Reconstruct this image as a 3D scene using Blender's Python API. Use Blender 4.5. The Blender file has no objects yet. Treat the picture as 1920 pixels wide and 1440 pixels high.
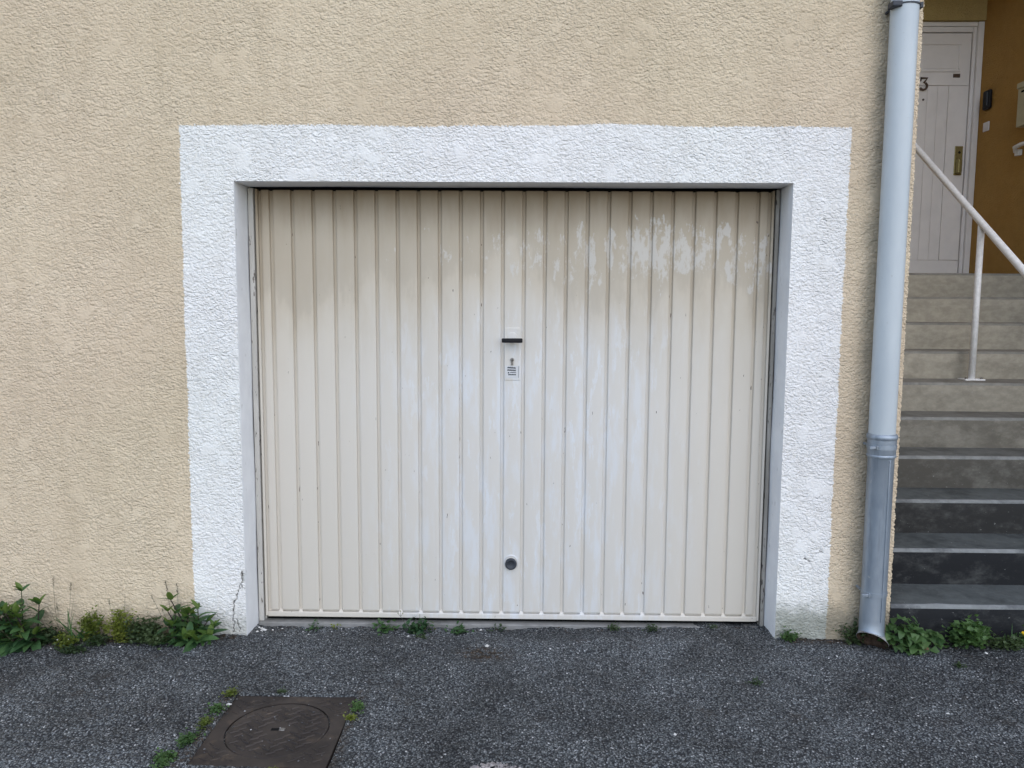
import bpy, bmesh, math, random
import numpy as np
from mathutils import Vector, Matrix

S = bpy.context.scene
COL = S.collection
RND = random.Random(7)
NPR = np.random.RandomState(11)

# ------------------------------------------------------------------ camera
PITCH, YAW, ROLL = [math.radians(a) for a in (5.6536, -0.8101, 0.3416)]
cp, sp, cy, sy, cr, sr = math.cos(PITCH), math.sin(PITCH), math.cos(YAW), math.sin(YAW), math.cos(ROLL), math.sin(ROLL)
fwd = Vector((sy*cp, cy*cp, -sp)); right = Vector((cy, -sy, 0)); up = right.cross(fwd)
cam_x = right*cr + up*sr; cam_y = -right*sr + up*cr
cd = bpy.data.cameras.new('camera'); cam = bpy.data.objects.new('camera', cd); COL.objects.link(cam)
M = Matrix((cam_x, cam_y, -fwd)).transposed().to_4x4(); M.translation = Vector((0, -3.3861, 1.49))
cam.matrix_world = M
cd.sensor_width = 36; cd.lens = 27.04; cd.clip_start = .05; cd.clip_end = 500
S.camera = cam

# ------------------------------------------------------------------ sky, sun, exposure
SUN_DIR = Vector((.32, -.92, .96)).normalized()      # towards the (veiled) sun
W = bpy.data.worlds.new('World'); S.world = W; W.use_nodes = True
wn = W.node_tree; bg = wn.nodes['Background']
sky = wn.nodes.new('ShaderNodeTexSky'); sky.sky_type = 'NISHITA'; sky.sun_disc = False
sky.sun_elevation = math.asin(SUN_DIR.z); sky.sun_rotation = math.atan2(SUN_DIR.x, SUN_DIR.y)
sky.air_density = 1.0; sky.dust_density = 1.0; sky.ozone_density = 1.0
wn.links.new(sky.outputs['Color'], bg.inputs['Color']); bg.inputs['Strength'].default_value = .15
sl = bpy.data.lights.new('sun', 'SUN'); sun = bpy.data.objects.new('sun', sl); COL.objects.link(sun)
sl.energy = .8; sl.angle = math.radians(115); sl.color = (1, .975, .94)
sun.rotation_euler = SUN_DIR.to_track_quat('Z', 'Y').to_euler(); sun.location = (4, -6, 9)
S.view_settings.view_transform = 'Standard'; S.view_settings.look = 'None'
S.view_settings.gamma = 1; S.view_settings.use_curve_mapping = False
S.view_settings.exposure = .66
S.render.engine = 'CYCLES'
S.cycles.use_denoising = True
S.cycles.max_bounces = 5; S.cycles.diffuse_bounces = 3; S.cycles.adaptive_threshold = .02

# ------------------------------------------------------------------ material helpers
class Mat:
    def __init__(s, name, rough=.8, spec=.3, metal=0):
        s.m = bpy.data.materials.new(name); s.m.use_nodes = True; s.nt = s.m.node_tree
        s.b = s.nt.nodes['Principled BSDF']
        s.b.inputs['Roughness'].default_value = rough
        s.b.inputs['Specular IOR Level'].default_value = spec
        s.b.inputs['Metallic'].default_value = metal
        s._p = None
    def node(s, t, **ins):
        n = s.nt.nodes.new(t)
        for k, v in ins.items(): s.set(n, k.replace('_', ' '), v)
        return n
    def set(s, n, k, v):
        i = n.inputs[k]
        if hasattr(v, 'is_linked') or isinstance(v, bpy.types.NodeSocket): s.nt.links.new(v, i)
        else: i.default_value = v
    @property
    def pos(s):
        if s._p is None: s._p = s.nt.nodes.new('ShaderNodeNewGeometry').outputs['Position']
        return s._p
    def xyz(s):
        n = s.node('ShaderNodeSeparateXYZ'); s.nt.links.new(s.pos, n.inputs[0]); return n.outputs
    def map(s, scale, loc=(0, 0, 0), vec=None):
        n = s.nt.nodes.new('ShaderNodeMapping'); s.nt.links.new(vec or s.pos, n.inputs['Vector'])
        n.inputs['Scale'].default_value = scale; n.inputs['Location'].default_value = loc; return n.outputs[0]
    def noise(s, scale, detail=4, rough=.55, vec=None, dist=0):
        n = s.nt.nodes.new('ShaderNodeTexNoise'); s.nt.links.new(vec or s.pos, n.inputs['Vector'])
        n.inputs['Scale'].default_value = scale; n.inputs['Detail'].default_value = detail
        n.inputs['Roughness'].default_value = rough; n.inputs['Distortion'].default_value = dist
        return n.outputs['Fac']
    def voro(s, scale, vec=None, feature='F1'):
        n = s.nt.nodes.new('ShaderNodeTexVoronoi'); n.feature = feature
        s.nt.links.new(vec or s.pos, n.inputs['Vector']); n.inputs['Scale'].default_value = scale; return n.outputs
    def ramp(s, fac, stops, interp='LINEAR'):
        n = s.nt.nodes.new('ShaderNodeValToRGB'); n.color_ramp.interpolation = interp
        e = n.color_ramp.elements
        while len(e) < len(stops): e.new(.5)
        for el, (p, c) in zip(e, stops):
            el.position = p
            if not hasattr(c, '__len__'): c = (c, c, c)
            el.color = (*c, 1)
        s.nt.links.new(fac, n.inputs[0]); return n.outputs['Color']
    def mix(s, fac, a, b, mode='MIX'):
        n = s.nt.nodes.new('ShaderNodeMix'); n.data_type = 'RGBA'; n.blend_type = mode
        for i, v in ((0, fac), (6, a), (7, b)):
            if isinstance(v, bpy.types.NodeSocket): s.nt.links.new(v, n.inputs[i])
            elif i == 0: n.inputs[0].default_value = v
            else: n.inputs[i].default_value = (*v, 1) if hasattr(v, '__len__') else (v, v, v, 1)
        return n.outputs[2]
    def math(s, op, a, b=0., c=0., clamp=False):
        n = s.nt.nodes.new('ShaderNodeMath'); n.operation = op; n.use_clamp = clamp
        for i, v in enumerate((a, b, c)):
            if isinstance(v, bpy.types.NodeSocket): s.nt.links.new(v, n.inputs[i])
            else: n.inputs[i].default_value = v
        return n.outputs[0]
    def smooth(s, x, a, b):
        n = s.nt.nodes.new('ShaderNodeMapRange'); n.interpolation_type = 'SMOOTHSTEP'
        s.nt.links.new(x, n.inputs[0]); n.inputs[1].default_value = a; n.inputs[2].default_value = b
        return n.outputs[0]
    def attr(s, name):
        n = s.nt.nodes.new('ShaderNodeAttribute'); n.attribute_name = name; return n.outputs['Fac']
    def color(s, c):
        if isinstance(c, bpy.types.NodeSocket): s.nt.links.new(c, s.b.inputs['Base Color'])
        else: s.b.inputs['Base Color'].default_value = (*c, 1)
        return s
    def rough(s, r): s.nt.links.new(r, s.b.inputs['Roughness']); return s
    def bump(s, h, strength=.5, dist=.002):
        n = s.nt.nodes.new('ShaderNodeBump'); s.nt.links.new(h, n.inputs['Height'])
        n.inputs['Strength'].default_value = strength; n.inputs['Distance'].default_value = dist
        s.nt.links.new(n.outputs[0], s.b.inputs['Normal']); return s

def stucco_mat(name, col, col2, dirt_shade_col, grime=.25):
    m = Mat(name, .92, .15)
    big = m.noise(1.6, 3, .6); mid = m.noise(14, 2, .6)
    c = m.mix(m.smooth(big, .35, .68), col, col2)
    hue = m.smooth(m.noise(.7, 1, .5, m.map((1, 1, 1), (2.3, 0, .8))), .35, .65)
    c = m.mix(1, c, m.mix(hue, (1.0, .99, .98), (.99, 1.0, .97)), 'MULTIPLY')
    streak = m.smooth(m.noise(5, 4, .65, m.map((2.2, 1, .28))), .50, .72)
    c = m.mix(m.math('MULTIPLY', streak, grime), c, m.mix(1, c, (.72, .71, .68), 'MULTIPLY'))
    c = m.mix(m.smooth(mid, .3, .75), m.mix(1, c, (.93, .92, .91), 'MULTIPLY'), c)
    specks = m.smooth(m.noise(95, 2, .5), .735, .78)
    c = m.mix(m.math('MULTIPLY', specks, .55), c, (.10, .085, .07))
    c = m.mix(m.attr('dirt_shade'), c, dirt_shade_col)
    c = m.mix(m.attr('crack'), c, (.05, .045, .042))
    m.color(c)
    wob = m.node('ShaderNodeTexNoise'); m.nt.links.new(m.pos, wob.inputs['Vector']); wob.inputs['Scale'].default_value = 38; wob.inputs['Detail'].default_value = 1
    va = m.node('ShaderNodeVectorMath'); va.operation = 'MULTIPLY_ADD'; m.nt.links.new(wob.outputs['Color'], va.inputs[0]); va.inputs[1].default_value = (.022, .022, .022); m.nt.links.new(m.pos, va.inputs[2])
    v1 = m.voro(100, m.map((.75, 1, 1.12), vec=va.outputs[0]))['Distance']; v2 = m.voro(185, m.map((.8, 1, 1.1), (3, 1, 2), va.outputs[0]))['Distance']
    h = m.math('ADD', m.math('MULTIPLY', m.math('POWER', v1, 1.4), -1.), m.math('MULTIPLY', v2, -.35))
    h = m.math('ADD', m.math('MULTIPLY', m.math('ADD', h, .42), m.math('SUBTRACT', 1., m.math('MULTIPLY', m.attr('trowel'), .72))), -.42)
    h = m.math('ADD', h, m.math('MULTIPLY', m.noise(300, 1, .6), .18))
    h = m.math('MULTIPLY', h, m.math('ADD', m.math('MULTIPLY', m.noise(3.2, 1), 1.5), .22))
    m.bump(h, .95, .0050)
    return m.m

def simple(name, col, rough=.6, spec=.3, metal=0, var=.12, scale=20, bump=0, bscale=200, vec=None):
    m = Mat(name, rough, spec, metal)
    n = m.noise(scale, 5, .6)
    m.color(m.mix(m.smooth(n, .3, .7), tuple(c*(1-var) for c in col), tuple(min(1, c*(1+var)) for c in col)))
    if bump: m.bump(m.noise(bscale, 3), bump, .001)
    return m.m

# ------------------------------------------------------------------ mesh helpers
ORG = {}
def tag(o, label=None, cat=None, group=None, kind=None):
    if label: o['label'] = label
    if cat: o['category'] = cat
    if group: o['group'] = group
    if kind: o['kind'] = kind
    return o
def empty(name, loc, label, cat, group=None):
    o = bpy.data.objects.new(name, None); o.empty_display_size = .1; COL.objects.link(o); o.location = loc
    ORG[o] = Vector(loc); return tag(o, label, cat, group)
def link(o, parent, loc=(0, 0, 0)):
    COL.objects.link(o); o.parent = parent
    ORG[o] = (ORG[parent] if parent else Vector((0, 0, 0))) + Vector(loc)
    o.location = loc
    return o
def smooth_shade(me, on=True):
    me.polygons.foreach_set('use_smooth', [on]*len(me.polygons))

class MB:
    def __init__(s): s.v = []; s.f = []; s.mi = []; s.cur = 0
    def add(s, vs, fs):
        o = len(s.v); s.v += [tuple(v) for v in vs]
        for f in fs: s.f.append(tuple(i+o for i in f)); s.mi.append(s.cur)
        return s
    def box(s, x0, x1, y0, y1, z0, z1):
        return s.add([(x, y, z) for x in (x0, x1) for y in (y0, y1) for z in (z0, z1)],
                     [(0, 1, 3, 2), (4, 6, 7, 5), (0, 4, 5, 1), (2, 3, 7, 6), (0, 2, 6, 4), (1, 5, 7, 3)])
    def sweep(s, pts, rad, n=16, cap=True, ref=(0, 0, 1)):
        pts = [Vector(p) for p in pts]; rings = []
        if not hasattr(rad, '__len__'): rad = [rad]*len(pts)
        for i, p in enumerate(pts):
            t = (pts[min(i+1, len(pts)-1)] - pts[max(i-1, 0)]).normalized()
            a = Vector(ref)
            if abs(t.dot(a)) > .95: a = Vector((0, 1, 0)) if abs(t.y) < .9 else Vector((1, 0, 0))
            u = t.cross(a).normalized(); w = t.cross(u).normalized()
            rings.append([p + (u*math.cos(2*math.pi*k/n) + w*math.sin(2*math.pi*k/n))*rad[i] for k in range(n)])
        vs = [v for r in rings for v in r]; fs = []
        for i in range(len(pts)-1):
            for k in range(n): fs.append((i*n+k, i*n+(k+1) % n, (i+1)*n+(k+1) % n, (i+1)*n+k))
        if cap: fs += [tuple(range(n))[::-1], tuple((len(pts)-1)*n+k for k in range(n))]
        return s.add(vs, fs)
    def lathe(s, c, prof, n=24, axis='Z'):
        vs = []; fs = []
        for r, h in prof:
            for k in range(n):
                a = 2*math.pi*k/n
                if axis == 'Z': vs.append((c[0]+r*math.cos(a), c[1]+r*math.sin(a), c[2]+h))
                else: vs.append((c[0]+r*math.cos(a), c[1]-h, c[2]+r*math.sin(a)))
        for i in range(len(prof)-1):
            for k in range(n): fs.append((i*n+k, i*n+(k+1) % n, (i+1)*n+(k+1) % n, (i+1)*n+k))
        return s.add(vs, fs)
    def build(s, name, mats, parent=None, smooth=False, bevel=0, seg=2, loc=None, world=True, link_it=True):
        o = ORG[parent] if (parent and world) else Vector((0, 0, 0))
        me = bpy.data.meshes.new(name)
        me.from_pydata([(x-o.x, y-o.y, z-o.z) for x, y, z in s.v], [], s.f)
        mats = mats if isinstance(mats, (list, tuple)) else [mats]
        for m in mats: me.materials.append(m)
        if len(mats) > 1: me.polygons.foreach_set('material_index', s.mi)
        bm = bmesh.new(); bm.from_mesh(me)
        bmesh.ops.recalc_face_normals(bm, faces=bm.faces)
        if bevel: bmesh.ops.bevel(bm, geom=list(bm.edges), offset=bevel, segments=seg, affect='EDGES', profile=.5, clamp_overlap=True)
        bm.to_mesh(me); bm.free()
        if smooth: smooth_shade(me)
        ob = bpy.data.objects.new(name, me)
        return link(ob, parent, loc or (0, 0, 0)) if link_it else ob

def mesh_np(name, V, F, mats, parent=None, attrs=None, smooth=True):
    """numpy quads -> object"""
    o = ORG[parent] if parent else Vector((0, 0, 0))
    used = np.unique(F); remap = np.full(len(V), -1, np.int64); remap[used] = np.arange(len(used))
    V2 = (V[used] - np.array([o.x, o.y, o.z])).astype(np.float32); F2 = remap[F].astype(np.int32)
    me = bpy.data.meshes.new(name); k = F2.shape[1]
    me.vertices.add(len(V2)); me.vertices.foreach_set('co', V2.ravel())
    me.loops.add(F2.size); me.loops.foreach_set('vertex_index', F2.ravel())
    me.polygons.add(len(F2)); me.polygons.foreach_set('loop_start', np.arange(0, F2.size, k, dtype=np.int32))
    me.update(calc_edges=True)
    for a, d in (attrs or {}).items():
        at = me.attributes.new(a, 'FLOAT', 'POINT'); at.data.foreach_set('value', d[used].astype(np.float32))
    for m in (mats if isinstance(mats, (list, tuple)) else [mats]): me.materials.append(m)
    if smooth: me.polygons.foreach_set('use_smooth', np.ones(len(F2), bool))
    me.validate()
    return link(bpy.data.objects.new(name, me), parent)

def seg(a, b, step): return np.linspace(a, b, max(2, int(round(abs(b-a)/step))+1))
def cat(*ss): return np.concatenate([ss[0]] + [x[1:] for x in ss[1:]])
def band(nx, ny, d, wx, wy, width=.55, seed=0):
    """periodic band-limited noise, std 1, cell size d (m), wavelengths wx, wy (m)"""
    r = np.random.RandomState(seed)
    F = np.fft.rfft2(r.randn(ny, nx))
    fx = np.fft.rfftfreq(nx, d)[None, :]*wx; fy = np.fft.fftfreq(ny, d)[:, None]*wy
    k = np.sqrt(fx*fx+fy*fy)+1e-9
    h = np.fft.irfft2(F*np.exp(-(np.log(k)/width)**2/2), (ny, nx)); return (h-h.mean())/h.std()
def low(nx, ny, d, w, seed=0):
    r = np.random.RandomState(seed); F = np.fft.rfft2(r.randn(ny, nx))
    fx = np.fft.rfftfreq(nx, d)[None, :]; fy = np.fft.fftfreq(ny, d)[:, None]
    h = np.fft.irfft2(F*np.exp(-(fx*fx+fy*fy)*w*w*2), (ny, nx)); return (h-h.mean())/h.std()
def sample(A, x, y, x0, y0, d):
    ny, nx = A.shape; u = (x-x0)/d; v = (y-y0)/d
    i = np.floor(u).astype(int); j = np.floor(v).astype(int); fu = u-i; fv = v-j
    i0 = i % nx; i1 = (i+1) % nx; j0 = j % ny; j1 = (j+1) % ny
    return (A[j0, i0]*(1-fu)+A[j0, i1]*fu)*(1-fv)+(A[j1, i0]*(1-fu)+A[j1, i1]*fu)*fv
def sstep(x, a, b):
    t = np.clip((x-a)/(b-a), 0, 1); return t*t*(3-2*t)

# ------------------------------------------------------------------ materials
M_CREAM = stucco_mat('cream_stucco', (.655, .54, .40), (.72, .60, .45), (.30, .265, .20))
M_WHITE = stucco_mat('white_stucco', (.83, .825, .82), (.87, .865, .86), (.32, .33, .29), .18)
m = Mat('white_plaster', .85, .2)
c = m.mix(m.smooth(m.noise(9, 5), .35, .7), (.81, .81, .82), (.87, .87, .875))
c = m.mix(m.math('MULTIPLY', m.smooth(m.noise(40, 4, .6, m.map((1, 1, .35))), .66, .72), .5), c, (.25, .23, .2))
m.color(c); m.bump(m.noise(60, 4), .25, .003); M_PLASTER = m.m
M_OCHRE = stucco_mat('ochre_render', (.43, .245, .072), (.46, .27, .085), (.2, .12, .05))
M_YELLOW = stucco_mat('yellow_render', (.47, .35, .15), (.50, .38, .17), (.3, .2, .1))
M_CEIL = simple('ceiling_paint', (.55, .50, .42), .9)

def door_paint(name, off):
    m = Mat(name, .48, .35)
    x, y, z = m.xyz()
    n1 = m.noise(2.2, 5, .6, m.map((1.6, 1, .8)))
    n2 = m.noise(7, 4, .6, m.map((2.2, 1, .5)))
    # how high the rain-washed zone reaches differs across the width
    reach = m.math('ADD', z, m.math('MULTIPLY', m.math('SUBTRACT', n1, .5), .60))
    reach = m.math('ADD', reach, m.math('MULTIPLY', m.math('SUBTRACT', n2, .5), .30))
    gs = m.math('POWER', 2.718, m.math('MULTIPLY', m.math('POWER', m.math('MULTIPLY', m.math('ADD', x, .06), 7.), 2.), -1.))
    reach = m.math('ADD', m.math('SUBTRACT', reach, m.math('MULTIPLY', gs, .20)), off)
    film = m.smooth(reach, .9, 1.8)
    c = m.mix(film, (.63, .585, .515), (.555, .50, .41))
    c = m.mix(m.math('MULTIPLY', m.smooth(reach, 1.30, 1.85), .6), c, (.45, .365, .255))
    c = m.mix(m.math('MULTIPLY', m.smooth(reach, 1.52, 1.62), .36), c, (.40, .36, .295))
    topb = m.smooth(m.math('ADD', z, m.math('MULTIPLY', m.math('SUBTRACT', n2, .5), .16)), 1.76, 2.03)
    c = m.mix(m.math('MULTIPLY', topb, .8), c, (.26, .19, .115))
    # chalky wiped streaks low down in the middle
    ch = m.noise(6.5, 6, .68, m.map((2.4, 1, .45), (3.1, 0, 1.7)))
    mid = m.math('MULTIPLY', m.smooth(z, 1.65, 1.2), m.math('SUBTRACT', 1., m.smooth(m.math('ABSOLUTE', m.math('SUBTRACT', x, .05)), .25, 1.0)))
    c = m.mix(m.math('MULTIPLY', m.math('ADD', m.math('MULTIPLY', m.smooth(ch, .46, .66), .55), .30), mid), c, (.665, .68, .70))
    ck_ = m.noise(9, 8, .72, m.map((2.6, 1, .5), (1.3, 0, 4.4)))
    c = m.mix(m.math('MULTIPLY', m.math('MULTIPLY', m.smooth(ck_, .575, .61), mid), .45), c, (.70, .73, .77))
    # flaked patches high up towards the right
    pk = m.noise(11, 10, .76, m.map((2.0, 1, .75), (7.7, 0, 2.2)))
    side = m.math('ADD', m.math('MULTIPLY', m.smooth(x, -1.0, .6), .15), .0)
    zz = m.math('ADD', z, m.math('MULTIPLY', m.math('SUBTRACT', n1, .5), .45))
    zone = m.math('MULTIPLY', m.smooth(zz, 1.40, 1.66), m.smooth(zz, 2.02, 1.82))
    pk2 = m.math('ADD', pk, m.math('MULTIPLY', m.math('SUBTRACT', zone, 1.), .5))
    pk2 = m.math('ADD', pk2, side)
    c = m.mix(m.math('MULTIPLY', m.smooth(pk2, .645, .675), .62), c, (.60, .585, .55))
    # small chips to the primer
    sp_ = m.noise(48, 3, .55, m.map((1.5, 1, .38)))
    c = m.mix(m.smooth(m.math('ADD', sp_, m.math('MULTIPLY', m.smooth(x, .6, 1.2), .02)), .725, .745), c, (.10, .075, .06))
    m.color(c); m.rough(m.ramp(n2, [(.3, .42), (.7, .62)]))
    m.bump(m.noise(14, 4, .5, m.map((1, 1, .4))), .08, .004)
    return m.m
M_DOOR = door_paint('weathered_door_paint', 0.)
M_DOORG = door_paint('grimy_channel_paint', .10)
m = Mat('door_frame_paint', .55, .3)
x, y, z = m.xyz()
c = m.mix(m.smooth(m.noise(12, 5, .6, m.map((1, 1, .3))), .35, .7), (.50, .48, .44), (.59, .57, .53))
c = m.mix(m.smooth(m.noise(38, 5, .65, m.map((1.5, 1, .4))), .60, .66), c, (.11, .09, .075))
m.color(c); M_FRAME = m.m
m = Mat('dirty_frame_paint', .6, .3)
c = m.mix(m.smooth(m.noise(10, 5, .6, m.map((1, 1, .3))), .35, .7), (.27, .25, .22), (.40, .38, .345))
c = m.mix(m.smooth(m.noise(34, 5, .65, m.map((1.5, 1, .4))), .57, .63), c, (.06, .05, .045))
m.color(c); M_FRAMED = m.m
M_BLACK = simple('black_plastic', (.008, .008, .010), .6, .25, var=.2)
M_RUBBER = simple('dark_rubber', (.035, .04, .05), .55, .4, var=.2)
M_DARK = simple('unlit_gap', (.01, .01, .01), .9, .1)
M_ESC = simple('white_escutcheon', (.60, .605, .61), .4, .4, var=.04)
M_STICK = simple('sticker_white', (.60, .605, .61), .5, .3, var=.03)
M_INK = simple('sticker_ink', (.03, .035, .045), .6, .3)
M_STEEL = simple('worn_steel', (.22, .21, .20), .4, .5, .7, var=.25, scale=150)

m = Mat('painted_pipe', .38, .45)
n = m.noise(9, 5, .6, m.map((1, 1, .25)))
c = m.mix(m.smooth(n, .3, .7), (.46, .505, .535), (.52, .565, .59))
c = m.mix(m.math('MULTIPLY', m.smooth(m.noise(70, 3), .68, .75), .35), c, (.35, .36, .36))
m.color(c); M_PIPE = m.m
m = Mat('old_zinc', .42, .5, .45)
n = m.noise(11, 6, .65, m.map((1, 1, .3)))
c = m.mix(m.smooth(n, .3, .7), (.24, .285, .34), (.34, .385, .44))
c = m.mix(m.math('MULTIPLY', m.smooth(m.noise(34, 4), .66, .72), .5), c, (.45, .46, .46))
c = m.mix(m.math('MULTIPLY', m.smooth(m.noise(7, 7, .7, m.map((3, 3, .22))), .54, .66), .45), c, (.17, .185, .20))
m.color(c); m.bump(m.noise(16, 3, .5), .25, .006); M_ZINC = m.m
M_LIP = simple('pale_metal_lip', (.36, .36, .36), .5, .4, .3, var=.25, scale=60)
M_SPOUT_IN = simple('dark_spout_inside', (.06, .04, .03), .9, .1, var=.4, scale=60)  # dark brown for the inside of the spout

def concrete(name, base, dark, stain, pale, seedoff):
    m = Mat(name, .88, .2)
    v = m.map((1, 1, 1.6), (seedoff, seedoff*.7, 0))
    n1 = m.noise(4.6, 9, .74, v); n2 = m.noise(17, 5, .65, v); n3 = m.noise(60, 4, .6, v)
    c = m.mix(m.smooth(n2, .3, .7), tuple(b*.86 for b in base), tuple(b*1.12 for b in base))
    c = m.mix(m.smooth(n1, .64-stain*.44, .84-stain*.36), c, dark)
    c = m.mix(m.math('MULTIPLY', m.smooth(m.noise(8, 8, .72, v), .60, .72), pale), c, tuple(min(1, b*1.45) for b in base))
    c = m.mix(m.math('MULTIPLY', m.smooth(n3, .69, .73), .6), c, (.38, .38, .36))
    m.color(c); m.bump(n3, .3, .002); return m.m
def lerp3(a, b, t): return tuple(p+(q-p)*t for p, q in zip(a, b))
STEP_MATS = []
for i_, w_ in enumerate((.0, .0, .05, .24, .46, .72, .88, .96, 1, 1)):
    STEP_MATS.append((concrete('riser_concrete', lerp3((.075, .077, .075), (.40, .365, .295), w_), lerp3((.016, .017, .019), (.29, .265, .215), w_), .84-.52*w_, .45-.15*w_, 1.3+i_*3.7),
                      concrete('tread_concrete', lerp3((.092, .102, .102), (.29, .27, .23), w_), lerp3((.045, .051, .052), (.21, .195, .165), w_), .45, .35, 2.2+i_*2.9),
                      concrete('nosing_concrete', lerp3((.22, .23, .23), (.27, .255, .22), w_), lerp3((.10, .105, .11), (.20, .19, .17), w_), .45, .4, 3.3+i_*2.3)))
M_THRESH = concrete('threshold_concrete', (.27, .265, .25), (.13, .13, .12), .35, .3, 6.6)

m = Mat('asphalt', .9, .25)
vo = m.voro(132); vo2 = m.voro(240, m.map((1, 1, 1), (3.1, 1.7, 0)))
r1 = m.node('ShaderNodeSeparateColor'); m.nt.links.new(vo['Color'], r1.inputs[0])
r2 = m.node('ShaderNodeSeparateColor'); m.nt.links.new(vo2['Color'], r2.inputs[0])
st = m.ramp(r1.outputs[0], [(0, (.028, .030, .031)), (.36, (.074, .080, .082)), (.72, (.128, .138, .140)), (.92, (.19, .20, .202)), (.98, (.32, .325, .325)), (1, (.52, .52, .51))])
st2 = m.ramp(r2.outputs[1], [(0, (.026, .029, .029)), (.6, (.090, .097, .097)), (.9, (.17, .178, .178)), (1, (.34, .34, .34))])
c = m.mix(m.smooth(m.noise(90, 2), .42, .58), st, st2)
c = m.mix(m.smooth(vo['Distance'], .36, .70), c, (.022, .023, .025))
big = m.noise(2.4, 5, .62); pat = m.noise(1.1, 3, .5, m.map((1, 1, 1), (5, 2, 0)))
c = m.mix(1, c, m.ramp(big, [(.30, (.56, .55, .54)), (.5, (1.0, 1.0, 1.0)), (.68, (1.42, 1.44, 1.46))]), 'MULTIPLY')
c = m.mix(m.math('MULTIPLY', m.smooth(m.noise(5.5, 6, .7), .58, .70), .5), c, (.045, .038, .032))
c = m.mix(1, c, (1.22, 1.22, 1.22), 'MULTIPLY')
c = m.mix(m.attr('soil'), c, m.ramp(r1.outputs[1], [(0, (.015, .012, .009)), (.7, (.05, .036, .024)), (1, (.12, .10, .08))]))
m.color(c)
h = m.math('SUBTRACT', 1., vo['Distance'])
m.bump(m.math('ADD', h, m.math('MULTIPLY', r1.outputs[2], .5)), .9, .004)
m.rough(m.ramp(r1.outputs[2], [(0, .65), (1, .95)])); M_ASPH = m.m
m = Mat('gravel', .85, .3)
oi = m.voro(55); r = m.node('ShaderNodeSeparateColor'); m.nt.links.new(oi['Color'], r.inputs[0])
m.color(m.ramp(r.outputs[0], [(0, (.05, .052, .058)), (.5, (.12, .122, .13)), (.85, (.22, .22, .222)), (1, (.48, .47, .46))])); M_GRAVEL = m.m
M_HOLG = simple('hollow_gravel', (.30, .275, .265), .9, .2, var=.5, scale=70)
M_CHIP = simple('plaster_chip', (.62, .61, .58), .9, .2, var=.2, scale=80)
m = Mat('cast_iron', .62, .45, .35)
n = m.noise(6, 6, .65)
c = m.mix(m.smooth(n, .35, .7), (.034, .027, .024), (.066, .053, .045))
c = m.mix(m.math('MULTIPLY', m.smooth(m.noise(22, 6, .65), .54, .68), .6), c, (.10, .075, .055))
m.color(c); m.bump(m.noise(260, 3), .3, .001); M_IRON = m.m
M_RAIL = simple('white_railing_paint', (.84, .835, .83), .45, .4, var=.08, scale=40, bump=.15, bscale=120)
M_FDOOR = simple('grey_white_door_paint', (.82, .775, .735), .5, .35, var=.04, scale=5)
M_FFRAME = simple('door_jamb_paint', (.80, .765, .74), .5, .35, var=.04, scale=5)
M_BRASS = simple('dull_brass', (.30, .25, .10), .4, .5, .6, var=.15, scale=60)
M_BROWN = simple('brown_number_metal', (.10, .065, .045), .5, .4, .3)
M_MAIL = simple('cream_mailbox_enamel', (.46, .42, .27), .45, .4, var=.04)
M_SWITCH = simple('white_switch', (.72, .68, .66), .45, .4, var=.03)
M_LENS = simple('intercom_glass', (.02, .03, .045), .12, .6)

def leaf_mat(name, c1, c2, rough=.5, trans=.25):
    m = Mat(name, rough, .35)
    oi = m.node('ShaderNodeObjectInfo').outputs['Random']
    n = m.noise(38, 2)
    f = m.math('ADD', m.math('MULTIPLY', oi, .5), m.math('MULTIPLY', n, .55))
    col = m.mix(m.smooth(f, .2, .85), c1, c2); m.color(col)
    t = m.node('ShaderNodeBsdfTranslucent'); m.nt.links.new(m.mix(1, col, (1.3, 1.5, .7), 'MULTIPLY'), t.inputs['Color'])
    mx = m.node('ShaderNodeMixShader'); mx.inputs[0].default_value = trans
    out = m.nt.nodes['Material Output']
    m.nt.links.new(m.b.outputs[0], mx.inputs[1]); m.nt.links.new(t.outputs[0], mx.inputs[2]); m.nt.links.new(mx.outputs[0], out.inputs[0])
    return m.m
M_LEAF = leaf_mat('broad_leaf', (.032, .080, .032), (.082, .165, .055))
M_LEAFY = leaf_mat('young_leaf', (.075, .14, .03), (.13, .19, .045))
M_LEAFD = leaf_mat('dusky_leaf', (.040, .068, .030), (.090, .128, .055))
M_LEAFO = leaf_mat('yellow_green_leaf', (.090, .125, .022), (.19, .22, .040))
M_IVY = leaf_mat('round_leaf', (.050, .105, .035), (.095, .17, .055))
M_DRY = leaf_mat('dry_stalk', (.12, .105, .075), (.22, .20, .14), .7, .1)
M_STEM = simple('plant_stem', (.055, .06, .03), .6, .3, var=.3)
M_STEMR = simple('dark_stem', (.035, .025, .022), .6, .3, var=.3)
M_FLOWER = simple('yellow_petal', (.75, .50, .02), .6, .2)
M_LITTER = simple('dry_litter', (.085, .062, .045), .9, .1, var=.6, scale=60)
M_DEAD = simple('dead_leaf', (.20, .11, .07), .8, .2, var=.3)

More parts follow.
